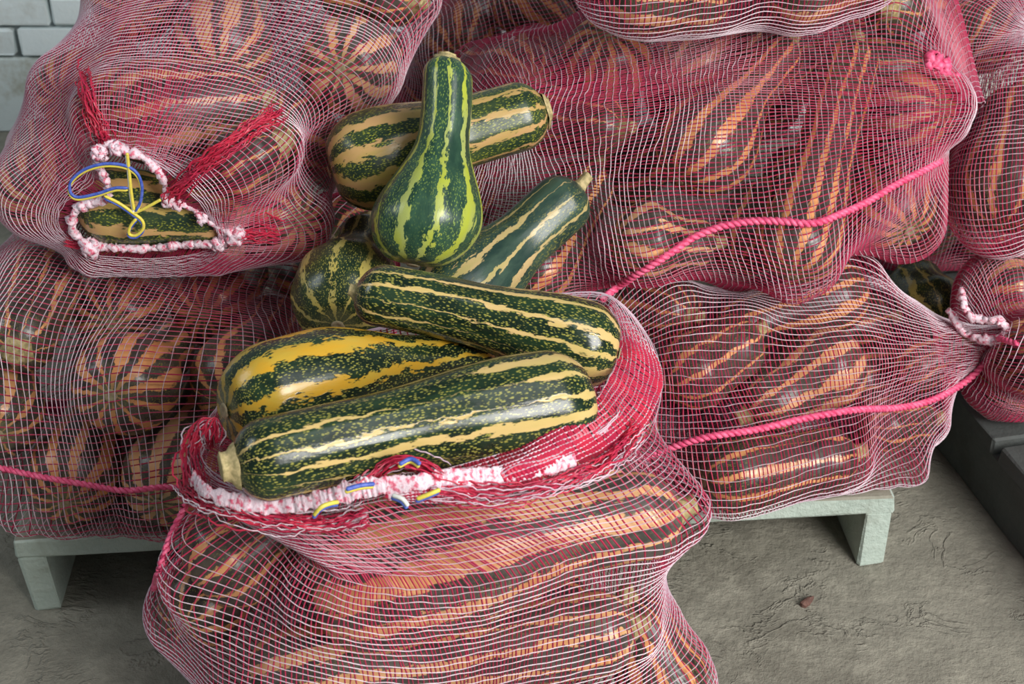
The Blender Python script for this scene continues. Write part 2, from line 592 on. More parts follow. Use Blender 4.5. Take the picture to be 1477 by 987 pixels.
def F(px, py, Y, length, yaw, pitch, rb, rn, mat, label, bag=None, flip=False, bulb=0.42, pin=0.5, roll=None, bend=(0, 0, 0), stem_len=0.016, stem_r=0.013):
    """Squash whose blossom end (stem end when flip) shows at px, py; the rest runs back from it."""
    a = P(px, py, Y)
    d = np.array([math.sin(rad(yaw)) * math.cos(rad(pitch)), math.cos(rad(yaw)) * math.cos(rad(pitch)), math.sin(rad(pitch))])
    b = a + d * length
    if flip:
        a, b = b, a
    add_sq(b, a, rb, rn, mat, label, bag, bend, bulb, pin, stem_len, stem_r, roll, False)


def add_sq(S, B, rb, rn, mat, label, bag, bend, bulb, pin, stem_len, stem_r, roll, hi):
    L = float(np.linalg.norm(B - S))
    SQ.append(dict(S=np.array(S, float), B=np.array(B, float), L=L, rb=rb, rn=rn, mat=mat, label=label, bag=bag, bend=np.array(bend, float),
                   bulb=bulb, pin=pin, sl=stem_len, sr=stem_r, roll=roll if roll is not None else random.uniform(0, 6.28), hi=hi, off=np.zeros(3)))


def profile(q, t):
    L, rb, rn = q['L'], q['rb'], q['rn']
    a = 1 - q['bulb'] - 0.24
    x = np.clip((t - a) / 0.42, 0, 1)
    r = rn + (rb - rn) * x * x * (3 - 2 * x)
    t0 = min(0.45, rn * 0.85 / L)
    t1 = min(0.45, rb * 0.95 / L)
    c0 = np.clip(t / t0, 0, 1)
    c1 = np.clip((1 - t) / t1, 0, 1)
    return r * np.sqrt(1 - (1 - c0) ** 2) * np.sqrt(1 - (1 - c1) ** 2)


def centreline(q, t):
    d = (q['B'] - q['S'])
    return q['S'] + d * t[:, None] + q['bend'] * (4 * t * (1 - t))[:, None] + q['off']


# --- loose squashes on top
E((334, 674, 1.0), (858, 573, 1.13), 0.0515, 0.0385, 'front', 'long dark green squash with cream stripes lying along the front rim of the open sack', bend=(0, 0, 0.004), bulb=0.40, pin=0.03, stem_len=0.010, stem_r=0.0165, roll=0.4, hi=True)
E((509, 428, 1.285), (893, 520, 1.265), 0.046, 0.0335, 'cream', 'dark green squash with broad cream bands lying across the golden striped one', bend=(0.0, 0.0, 0.008), pin=0.03, roll=1.9, bulb=0.34, hi=True, stem_len=0.006, stem_r=0.008)
E((712, 512, 1.30), (318, 588, 1.125), 0.056, 0.031, 'gold', 'dark green squash with golden yellow stripes in the mouth of the open sack', bend=(0, 0, 0.012), pin=0.03, roll=2.5, bulb=0.5, hi=True)
E((530, 322, 1.70), (488, 470, 1.46), 0.068, 0.032, 'mottle', 'round bellied mottled green squash standing behind the golden striped one', pin=0.05, bulb=0.52, hi=True)
E((648, 95, 1.66), (598, 396, 1.50), 0.0655, 0.031, 'lime', 'upright pear shaped squash with lime green stripes, its neck pointing up', bend=(0.012, 0, 0.0), pin=0.02, bulb=0.40, hi=True, stem_len=0.004, roll=0.2)
E((780, 165, 1.74), (464, 256, 1.66), 0.064, 0.046, 'peach', 'olive green squash with peach stripes lying behind the upright lime striped one', pin=0.05, bulb=0.42, hi=True, stem_len=0.004, stem_r=0.02, roll=1.0)
E((812, 256, 1.66), (590, 455, 1.50), 0.062, 0.040, 'teal', 'blue green squash with a pale stub of stem leaning on the large sack behind', pin=0.05, bulb=0.40, hi=True, stem_len=0.020, stem_r=0.010)
# --- sack B, lower left
E0 = 'through the net of the lower left sack'
F(164, 472, 1.67, 0.27, -3, -16, 0.066, 0.043, 'ripe', 'squash with an orange star end atop the lower left sack, nearer the white wall', 'B', pin=0.03)
F(290, 468, 1.68, 0.27, 3, -16, 0.065, 0.043, 'ripe', 'squash with an orange star end atop the lower left sack, beside the loose squashes', 'B', pin=0.03)
F(176, 552, 1.465, 0.27, 3, -20, 0.066, 0.042, 'ripe', 'squash with the shiny star end in the middle of the lower left sack', 'B', pin=0.03)
F(46, 530, 1.52, 0.25, -8, -4, 0.058, 0.045, 'ripe3', 'squash turned with its pale stem stub outward in the lower left sack', 'B', flip=True, stem_len=0.014, stem_r=0.017, pin=0.2)
F(97, 732, 1.405, 0.27, -2, 0, 0.062, 0.042, 'ripe', 'squash with its star end low in the lower left sack, above the pallet leg', 'B', pin=0.06)
F(226, 730, 1.405, 0.27, 6, 0, 0.066, 0.042, 'ripe2', 'squash with broad orange stripes at the bottom of the lower left sack', 'B', pin=0.06)
F(2, 625, 1.44, 0.27, -16, -2, 0.058, 0.043, 'ripe3', 'squash with thin stripes at the outer end of the lower left sack', 'B', pin=0.2)
F(304, 580, 1.51, 0.26, 8, -4, 0.062, 0.043, 'ripe3', 'squash partly hidden by the golden striped one, in the lower left sack', 'B', pin=0.2)
F(352, 715, 1.44, 0.26, 12, 0, 0.060, 0.043, 'ripe2', 'squash in the lower left sack mostly hidden behind the open sack', 'B', pin=0.2)
E((350, 430, 1.98), (405, 480, 1.74), 0.055, 0.045, 'ripe3', 'squash in the lower left sack next to the round mottled loose squash', 'B', pin=0.4)
F(52, 450, 1.80, 0.25, -14, -4, 0.060, 0.045, 'ripe3', 'squash under the sagging upper outer corner of the lower left sack', 'B', pin=0.7)
F(-70, 545, 1.60, 0.25, -16, 0, 0.060, 0.045, 'ripe', 'squash at the outermost end of the lower left sack', 'B', pin=0.8)
E((530, 335, 2.02), (462, 352, 1.82), 0.058, 0.048, 'ripe3', 'shaded squash at the inner end of the lower left sack, behind the mottled loose squash', 'B', pin=0.5)
# --- sack A, upper left
E((345, 316, 1.62), (112, 300, 1.62), 0.050, 0.042, 'peach', 'green and cream striped squash showing in the open mouth of the upper left sack', 'A', bulb=0.5, pin=0.05)
E((385, 150, 1.72), (150, 180, 1.66), 0.066, 0.055, 'ripe2', 'large glossy squash with cream bands just above the mouth of the upper left sack', 'A', bulb=0.5)
E((75, 200, 1.84), (68, 300, 1.62), 0.058, 0.045, 'ripe2', 'squash bulging out at the lower outer corner of the upper left sack', 'A')
E((190, 90, 1.98), (90, 135, 1.76), 0.058, 0.045, 'ripe', 'squash bulging at the upper corner of the upper left sack, by the white wall', 'A')
E((400, 240, 1.64), (300, 285, 1.62), 0.048, 0.040, 'ripe3', 'squash with a pale stem stub beside the mouth of the upper left sack', 'A', stem_r=0.016)
E((330, 325, 1.86), (446, 330, 1.64), 0.050, 0.042, 'ripe2', 'squash at the lower inner corner of the upper left sack, above the round mottled squash', 'A', pin=0.02)
E((345, -30, 2.05), (320, 100, 1.80), 0.070, 0.050, 'ripe2', 'squash with broad orange stripes in the middle of the upper left sack', 'A')
F(488, 90, 1.76, 0.26, 6, -16, 0.066, 0.045, 'ripe2', 'squash showing a star end at the inner shoulder of the upper left sack', 'A', pin=0.1)
E((596, 48, 1.86), (470, 0, 1.98), 0.060, 0.042, 'ripe', 'shaded squash at the far inner end of the upper left sack', 'A')
E((200, -70, 2.15), (190, 30, 1.92), 0.066, 0.050, 'ripe', 'squash at the top of the upper left sack next to the white wall', 'A')
E((500, 250, 1.95), (400, 190, 1.72), 0.058, 0.045, 'ripe3', 'dull squash below the star end in the upper left sack', 'A')
E((335, 360, 1.615), (112, 358, 1.615), 0.023, 0.021, 'ripe', 'squash under the hem at the bottom of the upper left sack', 'A', pin=0.03)
E((520, -90, 2.15), (400, -60, 2.0), 0.064, 0.050, 'ripe', 'squash at the high back of the upper left sack', 'A')
# --- sack C, upper right
F(874, 50, 1.92, 0.24, 6, -62, 0.066, 0.045, 'ripe', 'squash with its star end up at the top of the large upper right sack', 'C')
E((690, 110, 2.08), (790, 120, 1.92), 0.060, 0.048, 'ripe3', 'squash under the dense red corner of the large upper right sack', 'C')
E((900, 190, 1.77), (745, 170, 1.90), 0.050, 0.040, 'ripe3', 'squash with a pale stem stub in the middle of the large upper right sack', 'C', stem_r=0.011)
E((1140, 62, 1.86), (975, 265, 1.70), 0.070, 0.034, 'ripe', 'pear shaped squash with bright orange stripes in the middle of the large upper right sack', 'C', bulb=0.44, pin=0.12, roll=0.5)
E((1075, 30, 2.0), (960, 120, 1.90), 0.056, 0.042, 'ripe2', 'squash behind the pear shaped one, under the topmost sack', 'C')
E((1255, 60, 1.90), (1165, 395, 1.62), 0.056, 0.040, 'ripe', 'long upright squash reaching the bottom edge of the large upper right sack', 'C', bulb=0.30, pin=0.2)
E((1258, 46, 1.86), (1295, 20, 2.06), 0.056, 0.042, 'ripe3', 'squash with a pale stem stub at the top end of the large upper right sack', 'C', stem_r=0.015)
E((1190, 174, 1.92), (1328, 167, 1.80), 0.060, 0.044, 'ripe2', 'squash at the knotted end of the large upper right sack', 'C')
F(1306, 322, 1.72, 0.25, -16, 12, 0.062, 0.044, 'ripe', 'squash with a star end at the lower end of the large upper right sack', 'C')
E((1022, 343, 1.68), (878, 338, 1.64), 0.056, 0.036, 'ripe2', 'glossy squash against the pink cord of the large upper right sack', 'C', stem_r=0.012)
E((860, 225, 1.80), (745, 420, 1.62), 0.056, 0.045, 'ripe', 'squash under the blue green one, at the inner end of the large upper right sack', 'C')
E((1100, 280, 1.82), (1060, 390, 1.70), 0.052, 0.042, 'ripe3', 'squash behind the cord in the shaded belly of the large upper right sack', 'C')
E((690, 200, 2.0), (650, 320, 1.80), 0.055, 0.045, 'ripe3', 'squash behind the upright lime striped one, in the large upper right sack', 'C')
E((1300, 100, 2.03), (1170, 105, 2.03), 0.060, 0.05, 'ripe3', 'shaded squash at the back of the large upper right sack, near the knots', 'C', pin=0.8)
E((1180, 60, 2.08), (1060, 150, 2.0), 0.060, 0.05, 'ripe3', 'shaded squash at the back of the large upper right sack, between the two longest ones', 'C', pin=0.8)
E((960, 200, 2.0), (860, 260, 1.92), 0.060, 0.05, 'ripe3', 'shaded squash at the back of the large upper right sack, behind the pear shaped one', 'C', pin=0.8)
E((1230, 250, 2.0), (1110, 260, 1.95), 0.060, 0.05, 'ripe3', 'shaded squash at the back of the large upper right sack, behind the upright one', 'C', pin=0.8)
E((1190, 10, 2.1), (1100, 70, 2.08), 0.060, 0.05, 'ripe3', 'shaded squash at the back of the large upper right sack, right beneath the topmost sack', 'C', pin=0.9)
E((1010, 130, 2.08), (930, 150, 2.05), 0.060, 0.05, 'ripe3', 'shaded squash at the back of the large upper right sack, below the upturned star end', 'C', pin=0.9)
E((760, 60, 2.2), (830, 150, 2.1), 0.060, 0.05, 'ripe3', 'shaded squash at the back of the large upper right sack, in its dense red corner', 'C', pin=0.9)
# --- sack D, lower right
E((1290, 490, 1.86), (1130, 520, 1.82), 0.056, 0.05, 'ripe3', 'shaded squash at the back of the lower right sack, behind the glossy banded one', 'D', pin=0.8)
E((1090, 560, 1.72), (950, 600, 1.66), 0.056, 0.05, 'ripe3', 'shaded squash deep in the lower right sack, above the pink cord', 'D', pin=0.8)
E((1310, 560, 1.76), (1210, 590, 1.70), 0.040, 0.036, 'ripe3', 'shaded squash behind the cord at the tapered side of the lower right sack', 'D', pin=0.8)
E((1078, 605, 1.55), (1240, 508, 1.62), 0.060, 0.045, 'ripe2', 'glossy cream banded squash in the middle of the lower right sack', 'D', bulb=0.45, pin=0.2)
E((1000, 460, 1.64), (900, 430, 1.74), 0.050, 0.042, 'ripe', 'small squash in the lower right sack beside the red rim of the open sack', 'D')
E((1030, 490, 1.72), (1250, 415, 1.78), 0.056, 0.048, 'ripe', 'striped squash at the top of the lower right sack, under the large sack', 'D')
E((1090, 480, 1.62), (960, 560, 1.54), 0.054, 0.045, 'ripe3', 'dull long squash in the lower right sack nearest the open sack', 'D')
E((1230, 640, 1.54), (1010, 680, 1.49), 0.050, 0.042, 'ripe3', 'squash along the bottom of the lower right sack, on the pallet edge', 'D')
E((1390, 512, 1.70), (1290, 560, 1.68), 0.042, 0.035, 'ripe3', 'slender squash in the tapered corner of the lower right sack', 'D')
E((1340, 608, 1.66), (1240, 618, 1.62), 0.040, 0.034, 'ripe3', 'small squash in the sagging lower fold of the lower right sack', 'D')
E((930, 620, 1.55), (830, 640, 1.52), 0.060, 0.045, 'ripe', 'squash in the lower right sack behind the open sack', 'D')
# --- sack E, top
E((1080, -15, 1.80), (890, -25, 1.80), 0.064, 0.055, 'ripe2', 'squash in the topmost sack, at its end over the star end squash', 'E')
E((1260, -45, 1.82), (1085, -10, 1.80), 0.062, 0.050, 'ripe2', 'squash in the topmost sack, in the bulge over the knotted end', 'E')
E((1100, -120, 2.0), (930, -110, 2.0), 0.066, 0.05, 'ripe', 'squash at the back of the topmost sack', 'E')
E((1280, -150, 2.0), (1130, -130, 2.0), 0.066, 0.05, 'ripe', 'squash at the upper back of the topmost sack', 'E')
# --- sack F, dark, behind
F(690, 75, 2.22, 0.24, 0, 0, 0.066, 0.05, 'ripe', 'shaded squash low in the dark sack behind the loose squashes', 'F')
E((790, 80, 2.32), (700, -10, 2.30), 0.064, 0.05, 'ripe', 'shaded squash with slanting stripes in the dark sack at the back', 'F')
E((880, 10, 2.42), (790, -40, 2.34), 0.064, 0.05, 'ripe3', 'squash in the darkest top of the sack at the back', 'F')
E((600, 60, 2.42), (640, 150, 2.25), 0.060, 0.05, 'ripe3', 'squash in the dark sack half hidden by the upper left sack', 'F')
# --- sack G, right
E((1440, 0, 2.14), (1385, 85, 2.05), 0.068, 0.05, 'ripe3', 'shaded squash in the upper part of the far end sack', 'G')
E((1480, 130, 1.95), (1440, 330, 1.80), 0.078, 0.055, 'ripe3', 'big squash filling the lower bulge of the far end sack', 'G')
E((1384, 186, 1.93), (1480, 190, 2.02), 0.050, 0.036, 'ripe3', 'squash poking its stem stub out of the fold of the far end sack', 'G', stem_r=0.010)
E((1560, 60, 2.05), (1540, 300, 1.85), 0.072, 0.05, 'ripe', 'squash at the hidden outer side of the far end sack', 'G')
# --- sack H, right lower
E((1520, 415, 1.81), (1412, 435, 1.78), 0.062, 0.05, 'ripe2', 'broad striped squash at the top of the low sack on the dark pallet', 'H')
E((1530, 560, 1.74), (1412, 590, 1.69), 0.066, 0.05, 'ripe', 'squash at the bottom of the low sack on the dark pallet', 'H')
E((1560, 500, 1.62), (1470, 520, 1.66), 0.056, 0.05, 'ripe3', 'squash in the middle of the low sack on the dark pallet', 'H')
# --- sack L, behind the large one
E((1110, 60, 2.36), (980, 60, 2.34), 0.068, 0.055, 'ripe3', 'shaded squash in the hindmost sack, behind the pear shaped one', 'L')
E((1300, 60, 2.36), (1150, 70, 2.36), 0.068, 0.055, 'ripe3', 'shaded squash in the hindmost sack, behind the pale stem stub', 'L')
E((1330, 150, 2.30), (1180, 160, 2.28), 0.068, 0.055, 'ripe3', 'shaded squash in the hindmost sack, behind the knotted end', 'L')
E((1170, 140, 2.30), (1020, 150, 2.28), 0.068, 0.055, 'ripe3', 'shaded squash low in the hindmost sack, behind the upright one', 'L')
E((1350, -10, 2.44), (1200, -20, 2.42), 0.066, 0.055, 'ripe3', 'shaded squash on top of the hindmost sack', 'L')
# --- sack K, in the shadowed gap
E((1330, 300, 2.22), (1300, 420, 2.12), 0.062, 0.05, 'ripe3', 'deeply shaded squash in the dark sack, on its side nearer the lower right sack', 'K')
E((1420, 330, 2.24), (1395, 420, 2.10), 0.062, 0.05, 'ripe3', 'deeply shaded squash in the dark sack, on its side nearer the far end sack', 'K')
E((1250, 320, 2.24), (1225, 420, 2.14), 0.062, 0.05, 'ripe3', 'deeply shaded squash in the dark sack, hidden behind the lower right sack', 'K')
E((1400, 230, 2.34), (1290, 240, 2.30), 0.062, 0.05, 'ripe3', 'deeply shaded squash at the top of the dark sack in the gap', 'K')
# --- dark squash in the gap
E((1300, 395, 1.98), (1352, 470, 1.84), 0.056, 0.045, 'mottle', 'very dark green squash in the gap between lower right sack and low sack', None)
# --- sack I, open, in front
E((968, 738, 1.135), (436, 862, 1.07), 0.078, 0.046, 'ripe4', 'very large squash with broad cream stripes across the middle of the open sack', 'I', bulb=0.55, pin=0.12, bend=(0, 0, 0.012), roll=0.3)
E((440, 742, 1.14), (290, 858, 1.07), 0.058, 0.046, 'ripe3', 'squash with thin yellow stripes in the open sack, under the cream striped one', 'I', pin=0.2)
E((350, 805, 1.28), (262, 905, 1.14), 0.050, 0.045, 'ripe3', 'squash bulging at the left side of the open sack, beside the seam cord', 'I', pin=0.3)
E((920, 895, 1.09), (350, 990, 1.05), 0.062, 0.045, 'ripe4', 'long squash lying low across the open sack under the largest one', 'I', bulb=0.35, pin=0.2)
E((905, 865, 1.18), (975, 1030, 1.12), 0.055, 0.042, 'ripe', 'upright squash bulging at the right foot of the open sack', 'I', pin=0.2)
E((900, 700, 1.27), (700, 640, 1.24), 0.050, 0.042, 'ripe2', 'squash beneath the loose ones at the shoulder of the open sack', 'I')
E((370, 1070, 1.10), (600, 1095, 1.05), 0.060, 0.045, 'ripe3', 'squash low in the foot of the open sack, on the seam cord side', 'I')
E((900, 1080, 1.14), (690, 1110, 1.07), 0.060, 0.045, 'ripe3', 'squash low in the foot of the open sack, away from the seam cord', 'I')
E((850, 880, 1.33), (450, 860, 1.30), 0.062, 0.05, 'ripe', 'squash hidden at the back of the open sack', 'I')

# push apart those that overlap, mostly along the line of sight
NS = 13
tt = np.linspace(0.03, 0.97, NS)


def chain(q):
    r = profile(q, tt)
    return centreline(q, tt), r


nq = len(SQ)
BAG_GAP = 0.017
for it in range(160):
    C = np.stack([chain(q)[0] for q in SQ])
    R = np.stack([chain(q)[1] for q in SQ])
    mv = np.zeros((nq, 3))
    for i in range(nq):
        for j in range(i + 1, nq):
            if np.linalg.norm(C[i].mean(0) - C[j].mean(0)) > (SQ[i]['L'] + SQ[j]['L']) / 2 + 0.15:
                continue
            d = C[i][:, None] - C[j][None]
            dist = np.linalg.norm(d, axis=-1)
            gap = 0.003 if SQ[i]['bag'] == SQ[j]['bag'] else BAG_GAP
            pen = R[i][:, None] + R[j][None] + gap - dist
            k = np.unravel_index(np.argmax(pen), pen.shape)
            if pen[k] > 0:
                n = d[k] / (dist[k] + 1e-9)
                sight = C[i][k[0]] - CP
                sight /= np.linalg.norm(sight)
                along = np.dot(n, sight)
                lat = n - along * sight
                push = lat * 0.55 + sight * (along * 1.5 + (0.25 if along >= 0 else -0.25))
                wi, wj = SQ[i]['pin'], SQ[j]['pin']
                push *= pen[k] * 0.5
                mv[i] += push * wi / (wi + wj)
                mv[j] -= push * wj / (wi + wj)
    for i, q in enumerate(SQ):
        lim = np.linalg.norm(mv[i])
        if lim > 0.008:
            mv[i] *= 0.008 / lim
        q['off'] += mv[i]
        zmin = {'B': PT + 0.006, 'D': PT + 0.006, 'H': PT + 0.004, 'K': PT + 0.006, 'I': 0.006}.get(q['bag'], 0.006)
        low = (C[i][:, 2] - R[i]).min() + mv[i][2]
        if low < zmin:
            q['off'][2] += (zmin - low)
worst = 0.0


def build_squash(q):
    nu, nv = (60, 64) if q['hi'] else (34, 36)
    t = np.linspace(0, 1, nu)
    t = 0.5 - 0.5 * np.cos(math.pi * t) if not q['hi'] else 0.65 * t + 0.35 * (0.5 - 0.5 * np.cos(math.pi * t))
    r = profile(q, t)
    L = q['L']
    ax = Vector(q['B'] - q['S']).normalized()
    rot = ax.to_track_quat('Z', 'Y').to_matrix()
    org = (q['B'] + q['S']) / 2 + q['off']
    bend = np.array(rot.inverted() @ Vector(q['bend']))
    a = np.linspace(0, 2 * math.pi, nv, endpoint=False)
    g = np.random.default_rng(int(abs(org[0] * 7919 + org[2] * 1231) * 100) + 3)
    ph = g.uniform(0, 6.28, 4)
    rib = 1 + 0.014 * np.cos(10 * a[None] + ph[0]) * np.sin(math.pi * t)[:, None] + 0.02 * np.cos(2 * a[None] + ph[1] + 3 * t[:, None]) + 0.015 * np.cos(a[None] + ph[2] + 5 * t[:, None])
    rr = r[:, None] * rib
    z = (t - 0.5) * L
    dip = 0.006 * np.exp(-((1 - t) / 0.02) ** 2)
    z = z - dip
    ang = a + q['roll']
    bb = (4 * t * (1 - t))
    v = np.stack([rr * np.cos(ang) + (bend[0] * bb)[:, None], rr * np.sin(ang) + (bend[1] * bb)[:, None], np.broadcast_to((z + bend[2] * bb)[:, None], rr.shape)], -1)
    i = np.arange(nu - 1)[:, None]
    j = np.arange(nv)[None]
    j2 = (j + 1) % nv
    f = np.stack([i * nv + j, i * nv + j2, (i + 1) * nv + j2, (i + 1) * nv + j], -1).reshape(-1, 4)
    o = mesh_np('squash', v.reshape(-1, 3), f, M[q['mat']], None, True)
    uvl = o.data.uv_layers.new(name='rind')
    jj = np.broadcast_to(j, (nu - 1, nv))
    ii = np.broadcast_to(i, (nu - 1, nv))
    u0, u1 = jj / nv, (jj + 1) / nv
    v0, v1 = t[ii], t[ii + 1]
    uv = np.stack([np.stack([u0, v0], -1), np.stack([u1, v0], -1), np.stack([u1, v1], -1), np.stack([u0, v1], -1)], 2)
    uvl.data.foreach_set('uv', uv.astype(np.float32).ravel())
    o.matrix_world = Matrix.Translation(Vector(org)) @ rot.to_4x4()
    tag(o, q['label'], 'squash', 'squashes in the net sacks' if q['bag'] else 'loose squashes')
    # stem stub: five-sided, flared where it joins the fruit
    sl, sr = q['sl'], q['sr']
    prof = [(0.004, 1.25), (0.0, 1.12), (-0.35 * sl, 0.82), (-0.8 * sl, 0.74), (-sl, 0.80), (-sl * 1.06, 0.55), (-sl * 1.04, 0.0)]
    k = 15
    aa = np.arange(k) * 2 * math.pi / k
    vs = []
    for zz, s in prof:
        lob = 1 + 0.12 * np.cos(5 * aa)
        vs.append(np.stack([np.cos(aa) * sr * s * lob, np.sin(aa) * sr * s * lob + max(0, -zz) * 0.25, np.full(k, zz - L / 2 + 0.0005)], -1))
    vs = np.concatenate(vs)
    i = np.arange(len(prof) - 1)[:, None]
    j = np.arange(k)[None]
    f = np.stack([i * k + j, (i + 1) * k + j, (i + 1) * k + (j + 1) % k, i * k + (j + 1) % k], -1).reshape(-1, 4)
    s = mesh_np('stem', vs, f, M['stem'], o, True)
    # blossom scar: a small rough button in the dip
    sc = 0.0085
    vs, pr = [], [(0.002, 1.0), (0.0035, 0.8), (0.0025, 0.45), (0.0015, 0.0)]
    for zz, m_ in pr:
        vs.append(np.stack([np.cos(aa) * sc * m_ * (1 + 0.1 * np.cos(7 * aa)), np.sin(aa) * sc * m_, np.full(k, zz + L / 2 - 0.0065)], -1))
    vs = np.concatenate(vs)
    i = np.arange(len(pr) - 1)[:, None]
    f = np.stack([i * k + j, i * k + (j + 1) % k, (i + 1) * k + (j + 1) % k, (i + 1) * k + j], -1).reshape(-1, 4)
    mesh_np('blossom_scar', vs, f, M['scar'], o, True)
    return o


for q in SQ:
    build_squash(q)

# ------------------------------------------------------------------ net sacks


def ray_out(O, D, C, R):
    """Farthest way out of the spheres along each ray, -1 for none."""
    best = np.full(len(O), -1.0)
    for c, r in zip(C, R):
        oc = c - O
        b = (oc * D).sum(1)
        disc = b * b - (oc * oc).sum(1) + r * r
        ok = disc > 0
        tt_ = b[ok] + np.sqrt(disc[ok])
        best[ok] = np.maximum(best[ok], tt_)
    return best


def capsule_rays(P0, P1, R0, nrow, ncol, psi0, psi1, up, su=None, sv=None):
    """Rays of a capsule round P0-P1; rows run from cap P0 to cap P1."""
    ax = P1 - P0
    La = np.linalg.norm(ax)
    ax = ax / La
    e1 = up - ax * np.dot(up, ax)
    e1 /= np.linalg.norm(e1)
    e2 = np.cross(ax, e1)
    l0, l1 = R0 * (math.pi / 2 - psi0), R0 * (math.pi / 2 - psi1)
    tot = l0 + La + l1
    s = np.linspace(0, tot, nrow)[:, None] * np.ones((1, ncol))
    th = np.linspace(0, 2 * math.pi, ncol, endpoint=False)[None] * np.ones((nrow, 1))
    if su is not None:
        s = np.clip(s + su, 0, tot)
        th = th + sv
    x = np.clip(s - l0, 0, La)
    psi = np.where(s < l0, -(l0 - s) / R0, np.where(s > l0 + La, (s - l0 - La) / R0, 0.0))
    O = P0 + ax * x[..., None]
    rd = np.cos(th)[..., None] * e1 + np.sin(th)[..., None] * e2
    D = ax * np.sin(psi)[..., None] + rd * np.cos(psi)[..., None]
    return O, D


def relax(O, D, obs, r, it, pin=None, rmax=None, slack=1.0):
    for _ in range(it):
        p = O + D * r[..., None]
        a = np.empty_like(p)
        a[1:-1] = (p[2:] + p[:-2]) * 0.25 + (np.roll(p, 1, 1) + np.roll(p, -1, 1))[1:-1] * 0.25
        a[0] = (np.roll(p, 1, 1) + np.roll(p, -1, 1))[0] * 0.25 + p[1] * 0.5
        a[-1] = (np.roll(p, 1, 1) + np.roll(p, -1, 1))[-1] * 0.25 + p[-2] * 0.5
        nr = ((a - O) * D).sum(-1) * slack
        if rmax is not None:
            nr = np.minimum(nr, rmax)
        r = np.maximum(np.maximum(nr, obs), 0.01)
        if pin is not None:
            r = np.where(pin > 0, pin, r)
    return r


def grid_normals(p):
    du = np.gradient(p, axis=0)
    dv = np.roll(p, -1, 1) - np.roll(p, 1, 1)
    n = np.cross(dv, du)
    n /= np.linalg.norm(n, axis=-1)[..., None] + 1e-12
    return n


def thread_mesh(p, n, along, hw, h, jit, seed, closed, lift=0.0):
    """Raised threads of a net. along 0: down the rows; 1: round the columns."""
    g = np.random.default_rng(seed)
    nr, nc = p.shape[:2]
    if along == 1:
        t = np.roll(p, -1, 1) - np.roll(p, 1, 1) if closed else np.gradient(p, axis=1)
    else:
        t = np.gradient(p, axis=0)
    t /= np.linalg.norm(t, axis=-1)[..., None] + 1e-12
    side = np.cross(n, t)
    k = g.normal(0, 1, (nr, nc))
    for _ in range(2):                                          # a slow waver of each thread
        k = (k + np.roll(k, 1, along) + np.roll(k, -1, along)) / 3
    q = p + side * (k * jit * 1.7)[..., None]
    q = q + n * lift
    wv = (hw * (1 + 0.25 * g.uniform(-1, 1, (nr, nc))))[..., None]
    V = np.stack([q - side * wv, q + n * h, q + side * wv], 2).reshape(-1, 3)
    i = np.arange(nr)[:, None]
    j = np.arange(nc)[None]
    a = (i * nc + j)
    if along == 1:
        b = i * nc + (j + 1) % nc
        if not closed:
            a, b = a[:, :-1], b[:, :-1]
    else:
        a, b = a[:-1], a[1:]
    a, b = a.ravel() * 3, b.ravel() * 3
    F_ = np.concatenate([np.stack([a, a + 1, b + 1, b], -1), np.stack([a + 1, a + 2, b + 2, b + 1], -1)])
    return V, F_


BAGS = {}


def net_parts(root, p, n, swap, seed, closed=True, hw=(0.00050, 0.00084), jit=0.0008, skip=0):
    """The pale and the red threads of one sack as two parts."""
    for name, along, mat, w, sd in (('pale_threads', 1, 'weft', hw[0], 1), ('red_threads', 0, 'warp', hw[1], 2)):
        al = 1 - along if swap else along
        pp, nn = (p[skip:], n[skip:]) if skip and name == 'pale_threads' else (p, n)
        V, F_ = thread_mesh(pp, nn, al, w, 0.0009, jit, seed + sd, closed if al == 1 else False, 0.0005 if sd == 1 else 0.0)
        o = mesh_np(name, V, F_, M[mat], root)
        o['kind'] = 'stuff'


